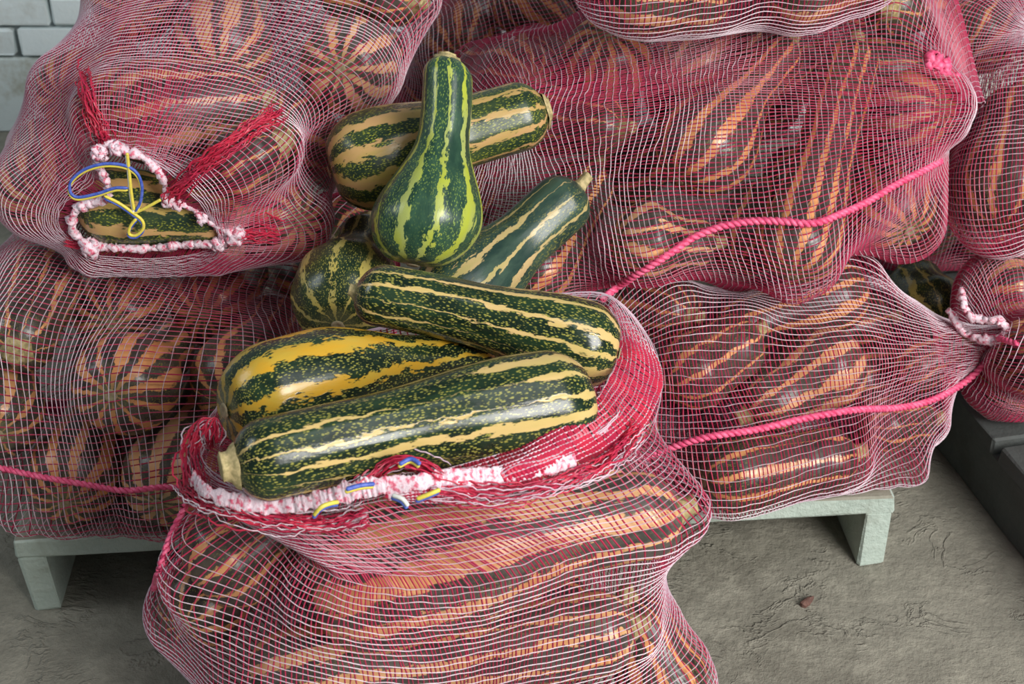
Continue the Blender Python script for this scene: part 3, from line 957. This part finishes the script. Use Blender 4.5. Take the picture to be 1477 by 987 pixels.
def sack(key, label, P0, P1, R0, up=(0, 0, 1), swap=False, rows=0.0072, cols=0.0052, psi=(0.12, 0.12), zmin=None, pins=(), extra=(), post=None, seed=1,
         slack=1.0, warpamp=(0.020, 0.10), hw=(0.00050, 0.00084), skip=0):
    """A net drawn tight over the squashes of one sack."""
    P0, P1 = np.array(P0, float), np.array(P1, float)
    C, R = [], []
    for q in SQ:
        if q['bag'] == key:
            c, r = chain(q)
            C.append(c)
            R.append(r + 0.0060)
    for c, r in extra:
        C.append(np.array([c]))
        R.append(np.array([r]))
    C, R = np.concatenate(C), np.concatenate(R)
    if swap:
        rows, cols = cols, rows
    La = np.linalg.norm(P1 - P0)
    nrow = int((La + 2 * R0 * 1.45) / rows)
    ncol = int(2 * math.pi * R0 * 1.12 / cols)
    ncol += ncol % 2
    up = np.array(up, float)
    su = smooth_noise((nrow, ncol), (7, 9), seed) * warpamp[0]
    sv = smooth_noise((nrow, ncol), (5, 9), seed + 50) * warpamp[1]
    su *= np.sin(np.linspace(0, math.pi, nrow))[:, None]
    # coarse pass
    k = 3
    def solve(nr_, nc_, su_, sv_, r0, it):
        O, D = capsule_rays(P0, P1, R0, nr_, nc_, psi[0], psi[1], up, su_, sv_)
        obs = ray_out(O.reshape(-1, 3), D.reshape(-1, 3), C, R).reshape(nr_, nc_)
        rmax = np.full((nr_, nc_), 9.0)
        if zmin is not None:
            dz = D[..., 2]
            rmax = np.where(dz < -0.02, (O[..., 2] - zmin) / np.maximum(-dz, 0.02), 9.0)
        ro, rd = O.reshape(-1, 3), D.reshape(-1, 3)
        lim = np.full(len(ro), 9.0)
        for q in SQ:                                            # other sacks' squashes stop the net
            if q['bag'] != key:
                for c, rr in zip(*chain(q)):
                    oc = c - ro
                    b = (oc * rd).sum(1)
                    disc = b * b - (oc * oc).sum(1) + (rr + 0.012) ** 2
                    ok = (disc > 0) & (b > 0)
                    lim[ok] = np.minimum(lim[ok], b[ok] - np.sqrt(disc[ok]))
        for other in BAGS.values():                             # and so do the nets already drawn
            bt = other['bvh']
            for i_ in range(len(ro)):
                h_ = bt.ray_cast(Vector(ro[i_]), Vector(rd[i_]), 0.6)
                if h_[0] is not None:
                    lim[i_] = min(lim[i_], h_[3] - 0.005)
        rmax = np.minimum(rmax, np.maximum(lim.reshape(nr_, nc_), 0.02))
        pin = None
        if pins:
            pin = np.zeros((nr_, nc_))
            for pt, rr in pins:
                w = np.array(pt) - O
                dist = np.linalg.norm(w, axis=-1)
                dd = w / (dist[..., None] + 1e-9)
                ang = (dd * D).sum(-1)
                m = ang > math.cos(rr)
                if not m.any():
                    m = ang >= ang.max() - 1e-9
                pin = np.where(m, dist, pin)
        r = np.maximum(obs, R0 * 1.6) if r0 is None else r0
        r = relax(O, D, obs, r, it, pin, rmax, slack)
        return O, D, r, rmax
    nr2, nc2 = nrow // k, ncol // k
    sub = lambda a: a[np.linspace(0, nrow - 1, nr2).astype(int)][:, np.linspace(0, ncol, nc2, endpoint=False).astype(int)]
    _, _, rc, _ = solve(nr2, nc2, sub(su), sub(sv), None, 420)
    xr = np.linspace(0, nr2 - 1, nrow)
    xc = np.linspace(0, nc2, ncol, endpoint=False)
    rcw = np.hstack([rc, rc[:, :1]])
    tmp = np.stack([np.interp(xc, np.arange(nc2 + 1), row) for row in rcw])
    rf = np.stack([np.interp(xr, np.arange(nr2), tmp[:, j]) for j in range(ncol)], 1)
    O, D, r, rmax = solve(nrow, ncol, su, sv, rf, 60)
    r = np.maximum(r, np.minimum(r + 0.002 * (smooth_noise((nrow, ncol), (14, 22), seed + 9) + 1), rmax))
    p = O + D * r[..., None]
    if zmin is not None:
        p[..., 2] = np.maximum(p[..., 2], zmin)
    if post is not None:
        p = post(p, O, D, C, R)
    n = grid_normals(p)
    s = np.sign((n * D).sum(-1).mean())
    n = n * s
    base = p.reshape(-1, 3)[np.argmin(p.reshape(-1, 3)[:, 2])]
    root = empty('net_sack', (float(p[..., 0].mean()), float(p[..., 1].mean()), float(base[2])))
    root.matrix_world = Matrix.Translation(root.location)
    tag(root, label, 'sack', 'net sacks of squashes')
    off = np.array(root.location)
    net_parts(root, p - off, n, swap, seed * 10, hw=hw, skip=skip)
    nr_, nc_ = p.shape[:2]
    i = np.arange(nr_ - 1)[:, None]
    j = np.arange(nc_)[None]
    qf = np.stack([i * nc_ + j, i * nc_ + (j + 1) % nc_, (i + 1) * nc_ + (j + 1) % nc_, (i + 1) * nc_ + j], -1).reshape(-1, 4)
    bv = BVHTree.FromPolygons(p.reshape(-1, 3).tolist(), qf.tolist())
    BAGS[key] = dict(root=root, p=p, n=n, bvh=bv, off=off)
    return root


def on_net(key, pix, lift=0.003, n=None):
    """A path of photograph places laid on the sack's surface."""
    q = spline([(a, b, 0) for a, b in pix], n or max(12, int(sum(math.dist(pix[i], pix[i + 1]) for i in range(len(pix) - 1)) / 5)))
    bv = BAGS[key]['bvh']
    out = []
    for px, py, _ in q:
        d = ray(px, py)
        d = d / np.linalg.norm(d)
        hit, nn, _, dist = bv.ray_cast(Vector(CP), Vector(d))
        if hit is None:
            a = out[-1] if out else None
            near = CP + d * (np.dot(a - CP, d) if a is not None else 1.6)
            loc, _, _, _ = bv.find_nearest(Vector(near))
            dep = np.dot(np.array(loc) - CP, d)
            out.append(CP + d * dep)
        else:
            out.append(np.array(hit) - d * lift)
    out = np.array(out)
    for _ in range(3):
        dd = np.linalg.norm(out - CP, axis=1)
        sm = dd.copy()
        sm[1:-1] = np.minimum(dd[1:-1], (dd[:-2] + dd[2:]) / 2)
        out = CP + (out - CP) * (sm / dd)[:, None]
    return out


def seam(key, pix, r=0.0042, name='seam_cord', mat='cord', lift=0.003):
    b = BAGS[key]
    v, f = rope(on_net(key, pix, lift) - b['off'], r)
    return mesh_np(name, v, f, M[mat], b['root'], True)


def crumpled_band(pts, r, seed, closed=False, amp=0.35, sides=8):
    """A gathered hem: a tube whose girth and path waver."""
    g = np.random.default_rng(seed)
    pts = np.asarray(pts, float)
    s = np.concatenate([[0], np.cumsum(np.linalg.norm(np.diff(pts, axis=0), axis=1))])
    n = max(16, int(s[-1] / 0.0028))
    q = np.stack([np.interp(np.linspace(0, s[-1], n), s, pts[:, j]) for j in range(3)], 1)
    q = q + g.normal(0, r * 0.16, q.shape)
    rr = r * (1 + amp * np.convolve(g.normal(0, 1.3, n + 4), np.ones(5) / 5, 'valid'))
    rr = np.clip(rr, r * 0.5, r * 1.8)
    v, f = tube(q, rr, sides, closed)
    v = v + g.normal(0, r * 0.14, v.shape)
    return v, f


def lace_band(path, width, thick, seed, wide, closed=False):
    """A gathered flat hem: a thin band with fine cross pleats and wavering edges; wide: direction of its width."""
    g = np.random.default_rng(seed)
    path = np.asarray(path, float)
    s = np.concatenate([[0], np.cumsum(np.linalg.norm(np.diff(path, axis=0), axis=1))])
    n = int(s[-1] / 0.0013)
    u = np.linspace(0, s[-1], n)
    q = np.stack([np.interp(u, s, path[:, j]) for j in range(3)], 1)
    t_ = np.gradient(q, axis=0)
    t_ /= np.linalg.norm(t_, axis=1)[:, None]
    wd = np.broadcast_to(np.asarray(wide, float), q.shape)
    th = np.cross(t_, wd)
    th /= np.linalg.norm(th, axis=1)[:, None]
    wd = np.cross(th, t_)
    slow = np.convolve(g.normal(0, 1, n + 30), np.ones(31) / 31, 'valid') * 3
    quick = np.convolve(g.normal(0, 1, n + 4), np.ones(5) / 5, 'valid') * 2
    k = 14
    a = np.arange(k) * 2 * math.pi / k
    hw_ = width / 2 * (1 + 0.22 * slow + 0.12 * quick)
    ph = np.cumsum(np.clip(1 + 1.1 * quick, 0.1, 3)) * 0.0013 / 0.0062 * 2 * math.pi
    off_ = thick * 0.40 * np.sin(ph) * (0.6 + 0.5 * slow)
    v = q[:, None] + wd[:, None] * (np.cos(a)[None] * hw_[:, None])[..., None]
    v = v + th[:, None] * ((np.sin(a)[None] * thick / 2) + (off_[:, None] * (0.35 + 0.65 * np.abs(np.cos(a))[None])))[..., None]
    v = v + wd[:, None] * (slow * width * 0.10)[:, None, None]
    i = np.arange(n - 1)[:, None]
    j = np.arange(k)[None]
    f = np.stack([i * k + j, i * k + (j + 1) % k, (i + 1) * k + (j + 1) % k, (i + 1) * k + j], -1).reshape(-1, 4)
    return v.reshape(-1, 3), f


def bundle(path, width, n, seed, r=0.0007, step=0.004):
    """A bunch of loose threads following a path."""
    g = np.random.default_rng(seed)
    path = np.asarray(path, float)
    s = np.concatenate([[0], np.cumsum(np.linalg.norm(np.diff(path, axis=0), axis=1))])
    m = max(8, int(s[-1] / step))
    u = np.linspace(0, s[-1], m)
    q = np.stack([np.interp(u, s, path[:, j]) for j in range(3)], 1)
    _, nn, bb = frames(q)
    out = []
    for _ in range(n):
        w = [np.convolve(g.normal(0, 1, m + 18), np.ones(19) / 19, 'valid') * 1.7 + g.normal(0, 0.5) for _ in range(2)]
        out.append(tube(q + (nn * w[0][:, None] + bb * w[1][:, None]) * width / 2, r * g.uniform(0.8, 1.3), 4))
    return join(out)


# B: lower left
sack('B', 'lower left net sack full of star ended squashes, on the pale pallet', P(-60, 590, 1.72), P(330, 580, 1.70), 0.15, zmin=PT + 0.006, seed=2,
     extra=[(P(x, 727 + 0.02 * x, 1.425 + 0.00004 * x), 0.040) for x in range(40, 400, 40)])
seam('B', [(-5, 674), (60, 688), (130, 700), (180, 708), (230, 703), (265, 704)], 0.0036)
# D: lower right (its pale threads run along the pink cord)
tipD = P(1444, 480, 1.70)
sack('D', 'lower right net sack on the pallet, tapering to a corner with a thick pink cord', P(880, 590, 1.66), P(1330, 530, 1.70), 0.125, swap=True, zmin=PT + 0.006, pins=((tipD, 0.10),), seed=3,
     extra=[(P(x, 693 - 0.00022 * max(0, x - 980) ** 1.9, 1.51 + 0.00016 * (x - 960)), 0.036) for x in range(950, 1320, 35)])
seam('D', [(930, 660), (1010, 633), (1090, 620), (1160, 604), (1230, 592), (1300, 588), (1350, 575), (1400, 545), (1435, 505)], 0.0045)
# A: upper left, mouth to the viewer
MOUTH = [(155, 208), (180, 218), (208, 228), (235, 258), (244, 286), (275, 300), (308, 322), (345, 343), (305, 347), (262, 350), (220, 353), (172, 349), (135, 352), (110, 337), (104, 315), (118, 297), (150, 287), (156, 268), (146, 245), (140, 230)]
mouthA = np.array([P(a, b, 1.562 + (0.012 if b > 335 else 0.0)) for i, (a, b) in enumerate(MOUTH)])


def postA(p, O, D, C, R):
    nr_, nc_ = p.shape[:2]
    ring = closed_spline(mouthA, nc_)
    k = int(nr_ * 0.13)
    # turn the ring so that its start meets the uppermost column
    sh = int(np.argmin(np.linalg.norm(p[k] - (ring[0] + np.array([0, 0, 0.08])), axis=1)))
    right = np.linalg.norm(p[k][(sh + nc_ // 4) % nc_] - ring[nc_ // 4])
    left = np.linalg.norm(p[k][(sh - nc_ // 4) % nc_] - ring[nc_ // 4])
    order = np.arange(nc_) - sh if right < left else sh - np.arange(nc_)
    ring = ring[order % nc_]
    for i in range(k):
        w = i / k
        w2 = w * w * (3 - 2 * w)
        lin = ring * (1 - w) + p[k] * w
        p[i] = lin * (1 - 0.35 * w2) + p[i] * 0.35 * w2
    # keep it out of the squashes
    for _ in range(3):
        for c, r in zip(C, R):
            d = p[:k] - c
            L = np.linalg.norm(d, axis=-1)
            m = L < r
            p[:k][m] = c + d[m] / L[m][:, None] * r
    return p


sack('A', 'upper left net sack with an open mouth and yellow and blue tie string', P(215, 262, 1.66), P(330, 40, 2.08), 0.19, psi=(0.35, 0.12), seed=4, post=postA, skip=7)
A = BAGS['A']
v, f = crumpled_band(np.vstack([A['p'][0], A['p'][0][:1]]) - A['off'], 0.0048, 5, amp=0.45)
parts = [(v, f)]
for (px, py, r) in ((155, 214, .011), (168, 212, .009), (244, 284, .010), (256, 293, .008), (135, 350, .013), (338, 336, .013), (318, 352, .010), (290, 313, .009)):
    c = A['p'][0][np.argmin(np.linalg.norm(A['p'][0] - P(px, py, 1.575), axis=1))]
    a_ = np.linspace(0, 9, 26)
    cur = c + np.stack([np.cos(a_ * 2.1) * r * 0.6, np.sin(a_ * 1.3) * r * 0.4 - 0.004, np.sin(a_ * 2.7) * r * 0.6], 1) - A['off']
    parts.append(crumpled_band(cur, r * 0.42, int(px)))
hemA = join(parts)
mesh_np('hem', *hemA, M['hem'], A['root'], True)
fa = empty('gathered_net')
fa.parent = A['root']
folds = (([(246, 284), (262, 266), (290, 240), (325, 213), (365, 185), (405, 163)], 0.020, 34), ([(156, 208), (146, 190), (136, 165), (128, 135), (124, 108)], 0.018, 26), ([(338, 338), (370, 335), (405, 338)], 0.022, 20), ([(135, 350), (118, 352), (95, 348)], 0.012, 14))
o = mesh_np('red_threads', *join([bundle(on_net('A', px_, 0.004) - A['off'], w_, k_, 200 + i, 0.0008) for i, (px_, w_, k_) in enumerate(folds)]), M['bunch'], fa)
o['kind'] = 'stuff'


def string(root, off, pts, cols, r=0.0021, name='tie_string', n=70):
    """Two or three flat strands lying side by side."""
    q = spline(pts, n) - off
    par = None
    for k, c in enumerate(cols):
        sh = (k - (len(cols) - 1) / 2) * r * 1.7
        v, f = tube(q + np.array([0.3, -0.2, 0.9]) * sh, r, 6)
        if par is None:
            par = mesh_np(name, v, f, M[c], root, True)
            par['label'] = c + ' strand of the tie string'
        else:
            o = mesh_np('strand', v, f, M[c], par, True)
            o['label'] = c + ' strand of the tie string'


Ys = 1.545
string(A['root'], A['off'], [P(a, b, Ys) for a, b in ((195, 308), (203, 290), (204, 268), (196, 250), (178, 240), (150, 238), (122, 246), (103, 262), (101, 278), (112, 286), (140, 281), (165, 273), (185, 273))], ('yellow', 'blue'))
string(A['root'], A['off'], [P(a, b, Ys) for a, b in ((183, 222), (186, 250), (189, 280), (193, 305))], ('white', 'yellow'), name='tie_string')
string(A['root'], A['off'], [P(a, b, Ys) for a, b in ((150, 284), (172, 295), (192, 309), (205, 320), (206, 332), (196, 341), (186, 339), (188, 328), (197, 316))], ('blue', 'yellow'), name='tie_string')
string(A['root'], A['off'], [P(a, b, Ys) for a, b in ((193, 308), (210, 300), (232, 288))], ('yellow',), name='tie_string')

# C: upper right
sack('C', 'large upper right net sack with a thick pink cord along its lower side', P(780, 240, 1.84), P(1230, 190, 1.84), 0.17, up=(0, 0, 1), seed=5)
seam('C', [(868, 432), (900, 408), (940, 383), (975, 360), (1000, 343), (1040, 327), (1090, 319), (1135, 320), (1175, 322), (1210, 310), (1250, 292), (1290, 268), (1330, 247), (1358, 232)], 0.0046)
parts = []
for i, (px, py, r) in enumerate(((1347, 84, .012), (1355, 98, .014), (1362, 92, .010), (1370, 118, .010), (1376, 143, .009), (1372, 132, .008))):
    loc = np.array(BAGS['C']['bvh'].find_nearest(Vector(P(px, py, 1.80)))[0])
    loc = 0.4 * loc + 0.6 * P(px, py, 1.80)
    a_ = np.linspace(0, 9, 26)
    cur = loc + np.stack([np.cos(a_ * 2.1 + i) * r * 0.6, np.sin(a_ * 1.3) * r * 0.6, np.sin(a_ * 2.7 + i) * r * 0.6], 1) - BAGS['C']['off']
    parts.append(crumpled_band(cur, r * 0.42, 40 + i))
o = mesh_np('hem_knot', *join(parts), M['cord'], BAGS['C']['root'], True)

# E: topmost
sack('E', 'topmost net sack whose two bulges hang over the large upper right sack', P(950, -50, 1.90), P(1220, -70, 1.92), 0.15, swap=True, seed=6)
# F: dark, behind
sack('F', 'dark net sack in shadow at the back between the two upper sacks', P(640, 70, 2.36), P(820, 10, 2.42), 0.13, seed=7)
# G: right
sack('G', 'far end net sack with a deep fold, above the low sack', P(1500, 100, 2.02), P(1500, 250, 1.92), 0.16, seed=8)
# H: right, lower
sack('H', 'low net sack on the dark pallet under the far end sack', P(1450, 500, 1.74), P(1540, 510, 1.74), 0.14, zmin=0.125, seed=9)
Hb = BAGS['H']
seam('H', [(1385, 478), (1410, 482), (1440, 488), (1470, 497)], 0.0038)
hp = [P(a, b, y) for a, b, y in ((1368, 446, 1.70), (1378, 460, 1.69), (1388, 478, 1.68), (1408, 488, 1.665), (1432, 492, 1.655), (1448, 484, 1.65), (1450, 470, 1.65), (1440, 462, 1.655), (1420, 462, 1.66), (1400, 456, 1.67), (1390, 440, 1.68), (1386, 415, 1.70))]
v, f = crumpled_band(spline(hp, 60) - Hb['off'], 0.0055, 77)
mesh_np('hem', v, f, M['hem'], Hb['root'], True)

sack('L', 'hindmost net sack, seen only through the net of the large upper right sack', P(1040, 90, 2.36), P(1290, 70, 2.38), 0.13, seed=13, rows=0.010, cols=0.008)
# K: in the gap between the two stacks
sack('K', 'dark net sack in the deep shadow between the two stacks, behind the dark squash', P(1230, 340, 2.22), P(1410, 330, 2.22), 0.13, zmin=0.126, seed=12)

# I: the open sack in front; axis upright, mouth up
RIM = [(292, 660, 1.075), (300, 618, 1.14), (340, 560, 1.27), (430, 500, 1.36), (560, 470, 1.40), (700, 445, 1.41), (800, 436, 1.39), (872, 440, 1.37), (890, 478, 1.32), (890, 530, 1.24), (862, 580, 1.13), (790, 632, 1.07), (700, 668, 1.05), (620, 690, 1.04), (540, 702, 1.035), (460, 716, 1.03), (390, 716, 1.035), (330, 698, 1.05)]
ROLL = [(272, 700, 1.09), (282, 650, 1.17), (325, 600, 1.30), (430, 530, 1.42), (560, 490, 1.45), (700, 455, 1.455), (810, 434, 1.43), (885, 430, 1.40), (938, 490, 1.36), (952, 560, 1.28), (930, 625, 1.17), (850, 682, 1.07), (740, 708, 1.035), (640, 716, 1.02), (545, 724, 1.012), (465, 742, 1.008), (385, 745, 1.015), (315, 730, 1.04)]
rimI = np.array([P(*a) for a in RIM])
rollI = np.array([P(*a) for a in ROLL])


def postI(p, O, D, C, R):
    nr_, nc_ = p.shape[:2]
    k = int(nr_ * 0.24)
    az = np.arctan2(p[nr_ // 2, :, 1] - 1.2, p[nr_ // 2, :, 0])
    def by_az(curve):
        q = closed_spline(curve, 600)
        c = q.mean(0)
        a = np.unwrap(np.arctan2(q[:, 1] - c[1], q[:, 0] - c[0]))
        if a[-1] < a[0]:
            q, a = q[::-1], a[::-1]
        out = []
        for z in np.unwrap(az):
            zz = a[0] + (z - a[0]) % (2 * math.pi)
            out.append([np.interp(zz, np.append(a, a[0] + 2 * math.pi), np.append(q[:, j], q[0, j])) for j in range(3)])
        return np.array(out)
    rm, rl = by_az(rimI), by_az(rollI)
    k2 = int(k * 0.45)
    b0 = nr_ - k
    s = p[b0].copy()
    for i in range(k):
        if i < k - k2:
            w = (i + 1) / (k - k2)
            p[b0 + i] = s * (1 - w) + rl * w
        else:
            w = (i - (k - k2) + 1) / k2
            a = w * math.pi / 2
            p[b0 + i] = rl * (1 - w) + rm * w + np.array([0, 0, 0.010]) * math.sin(w * math.pi)
    sub = p[b0:]
    sub += (smooth_noise(sub.shape[:2], (3, 26), 71) * 0.004)[..., None] * D[b0:]
    for _ in range(2):
        for q in SQ:
            if q['bag'] is None or q['bag'] == 'I':
                for c, r in zip(*chain(q)):
                    d = sub - c
                    L = np.linalg.norm(d, axis=-1)
                    m = L < r + 0.003
                    sub[m] = c + d[m] / L[m][:, None] * (r + 0.003)
    p[b0:] = sub
    return p


sack('I', 'open net sack standing on the floor in front, overfilled with loose squashes on top', np.array([-0.09, 1.17, 0.14]), np.array([-0.08, 1.17, 0.40]), 0.21, up=(0, -1, 0), zmin=0.004, psi=(0.12, 0.5), post=postI, seed=10, rows=0.0080, cols=0.0062, warpamp=(0.022, 0.10))
I_ = BAGS['I']
seam('I', [(222, 850), (232, 815), (246, 775), (260, 745), (275, 715), (296, 690)], 0.0034)
hem_pix = [(278, 690, 1.06), (300, 708, 1.04), (345, 724, 1.025), (398, 730, 1.02), (450, 724, 1.016), (500, 712, 1.014), (555, 701, 1.016), (610, 694, 1.02), (680, 690, 1.03), (750, 682, 1.045), (830, 664, 1.07)]
hem_path = spline([P(*a) for a in hem_pix], 160)
hem_path = hem_path + (CP - hem_path) / np.linalg.norm(CP - hem_path, axis=1)[:, None] * 0.034
v, f = lace_band(hem_path - I_['off'], 0.0155, 0.004, 31, UP)
o = mesh_np('hem', v, f, M['hem'], I_['root'], True)
gath = empty('gathered_net')
gath.parent = I_['root']
tufts = (([(282, 700, 1.05), (276, 662, 1.07), (286, 628, 1.105), (304, 612, 1.12), (300, 640, 1.10)], 0.018, 30), ([(505, 706, 0.995), (540, 684, 1.01), (575, 666, 1.015), (605, 672, 1.01), (640, 690, 1.0)], 0.014, 26),
         ([(266, 700, 1.07), (290, 722, 1.03), (345, 742, 1.0), (410, 754, 0.992), (480, 756, 0.99), (530, 744, 0.992)], 0.016, 34), ([(620, 708, 0.992), (700, 716, 0.995), (790, 704, 1.01), (870, 672, 1.06), (925, 620, 1.14)], 0.016, 22))
for nm, mt, sd, frac, rr in (('red_threads', 'bunch', 60, 1.0, 0.00085), ('pale_threads', 'weft', 80, 0.45, 0.0006)):
    o = mesh_np(nm, *join([bundle(spline([P(*a) for a in pts], 40) - I_['off'], w_, max(4, int(k_ * frac)), sd + i, rr) for i, (pts, w_, k_) in enumerate(tufts)]), M[mt], gath)
    o['kind'] = 'stuff'
for pts, cols in (([(452, 746, 1.0), (462, 734, 1.0), (476, 728, 1.005), (488, 726, 1.01)], ('blue', 'yellow')), ([(498, 708, 1.005), (520, 702, 1.01), (540, 700, 1.015)], ('yellow', 'blue')),
                  ([(565, 716, 1.005), (580, 722, 1.0), (588, 732, 0.998)], ('blue', 'white')), ([(600, 722, 1.005), (620, 714, 1.006), (634, 708, 1.01)], ('blue', 'yellow')),
                  ([(575, 672, 1.03), (592, 664, 1.035), (606, 672, 1.03)], ('yellow', 'blue'))):
    string(I_['root'], I_['off'], [P(a[0], a[1], a[2] - 0.045) for a in pts], cols, 0.0021, 'drawstring', 24)

# the net folded over at the right of the mouth: a second layer hanging from the rim
top = np.array([P(*a) for a in ((560, 697, 1.02), (660, 672, 1.035), (760, 640, 1.055), (845, 592, 1.10), (884, 536, 1.22), (890, 485, 1.32), (876, 446, 1.38))])
bot = np.array([P(*a) for a in ((560, 722, 0.995), (680, 718, 1.005), (800, 694, 1.04), (890, 650, 1.11), (946, 585, 1.22), (950, 520, 1.32), (884, 436, 1.40))])
nc = 110
ta, bo = spline(top, nc), spline(bot, nc)
nr = 11
w = np.linspace(0, 1, nr)[:, None, None]
fold = ta[None] * (1 - w) + bo[None] * w
toward = (CP - fold)
toward /= np.linalg.norm(toward, axis=-1)[..., None]
fold = fold + toward * (0.006 + 0.020 * np.sin(w * math.pi)) + toward * (smooth_noise((nr, nc), (3, 14), 5, False) * 0.004)[..., None]
fold[..., 2] += smooth_noise((nr, nc), (2, 10), 6, False) * 0.004
fn = np.cross(np.gradient(fold, axis=1), np.gradient(fold, axis=0))
fn /= np.linalg.norm(fn, axis=-1)[..., None] + 1e-12
fn *= np.sign((fn * toward).sum(-1).mean())
fp = empty('net_fold')
fp.parent = I_['root']
for name, along, mat, hw_ in (('pale_threads', 1, 'weft', 0.0008), ('red_threads', 0, 'bunch', 0.0021)):
    V, F_ = thread_mesh(fold - I_['off'], fn, along, hw_, 0.0010, 0.0008, 90 + along, False)
    o = mesh_np(name, V, F_, M[mat], fp)
    o['kind'] = 'stuff'

# a scrap of dry leaf on the floor
lp = Pz(1163, 868, 0.004)
k = 9
aa = np.arange(k) * 2 * math.pi / k
ring = np.stack([np.cos(aa) * 0.012 * (1 + 0.2 * np.cos(3 * aa)), np.sin(aa) * 0.006 * (1 + 0.25 * np.sin(2 * aa)), 0.002 * np.cos(2 * aa)], 1)
vs = np.vstack([ring + (0, 0, 0.001), ring * 0.5 + (0, 0, 0.0035), [[0, 0, 0.003]], ring * (1, 1, 0) + (0, 0, -0.0035)])
fs = [[i, (i + 1) % k, k + (i + 1) % k, k + i] for i in range(k)] + [[k + i, k + (i + 1) % k, 2 * k] for i in range(k)] + [[2 * k + 1 + i, 2 * k + 1 + (i + 1) % k, (i + 1) % k, i] for i in range(k)]
lf = mesh_poly('leaf_scrap', vs, fs, plain_mat('dry_leaf', (0.16, 0.08, 0.06), (0.10, 0.05, 0.04), 200, 0.8, 0.2))
lf.location = tuple(map(float, lp))
lf.rotation_euler = (0, 0, 0.6)
tag(lf, 'small reddish brown scrap of dry leaf on the concrete floor', 'leaf')

bpy.context.view_layer.update()
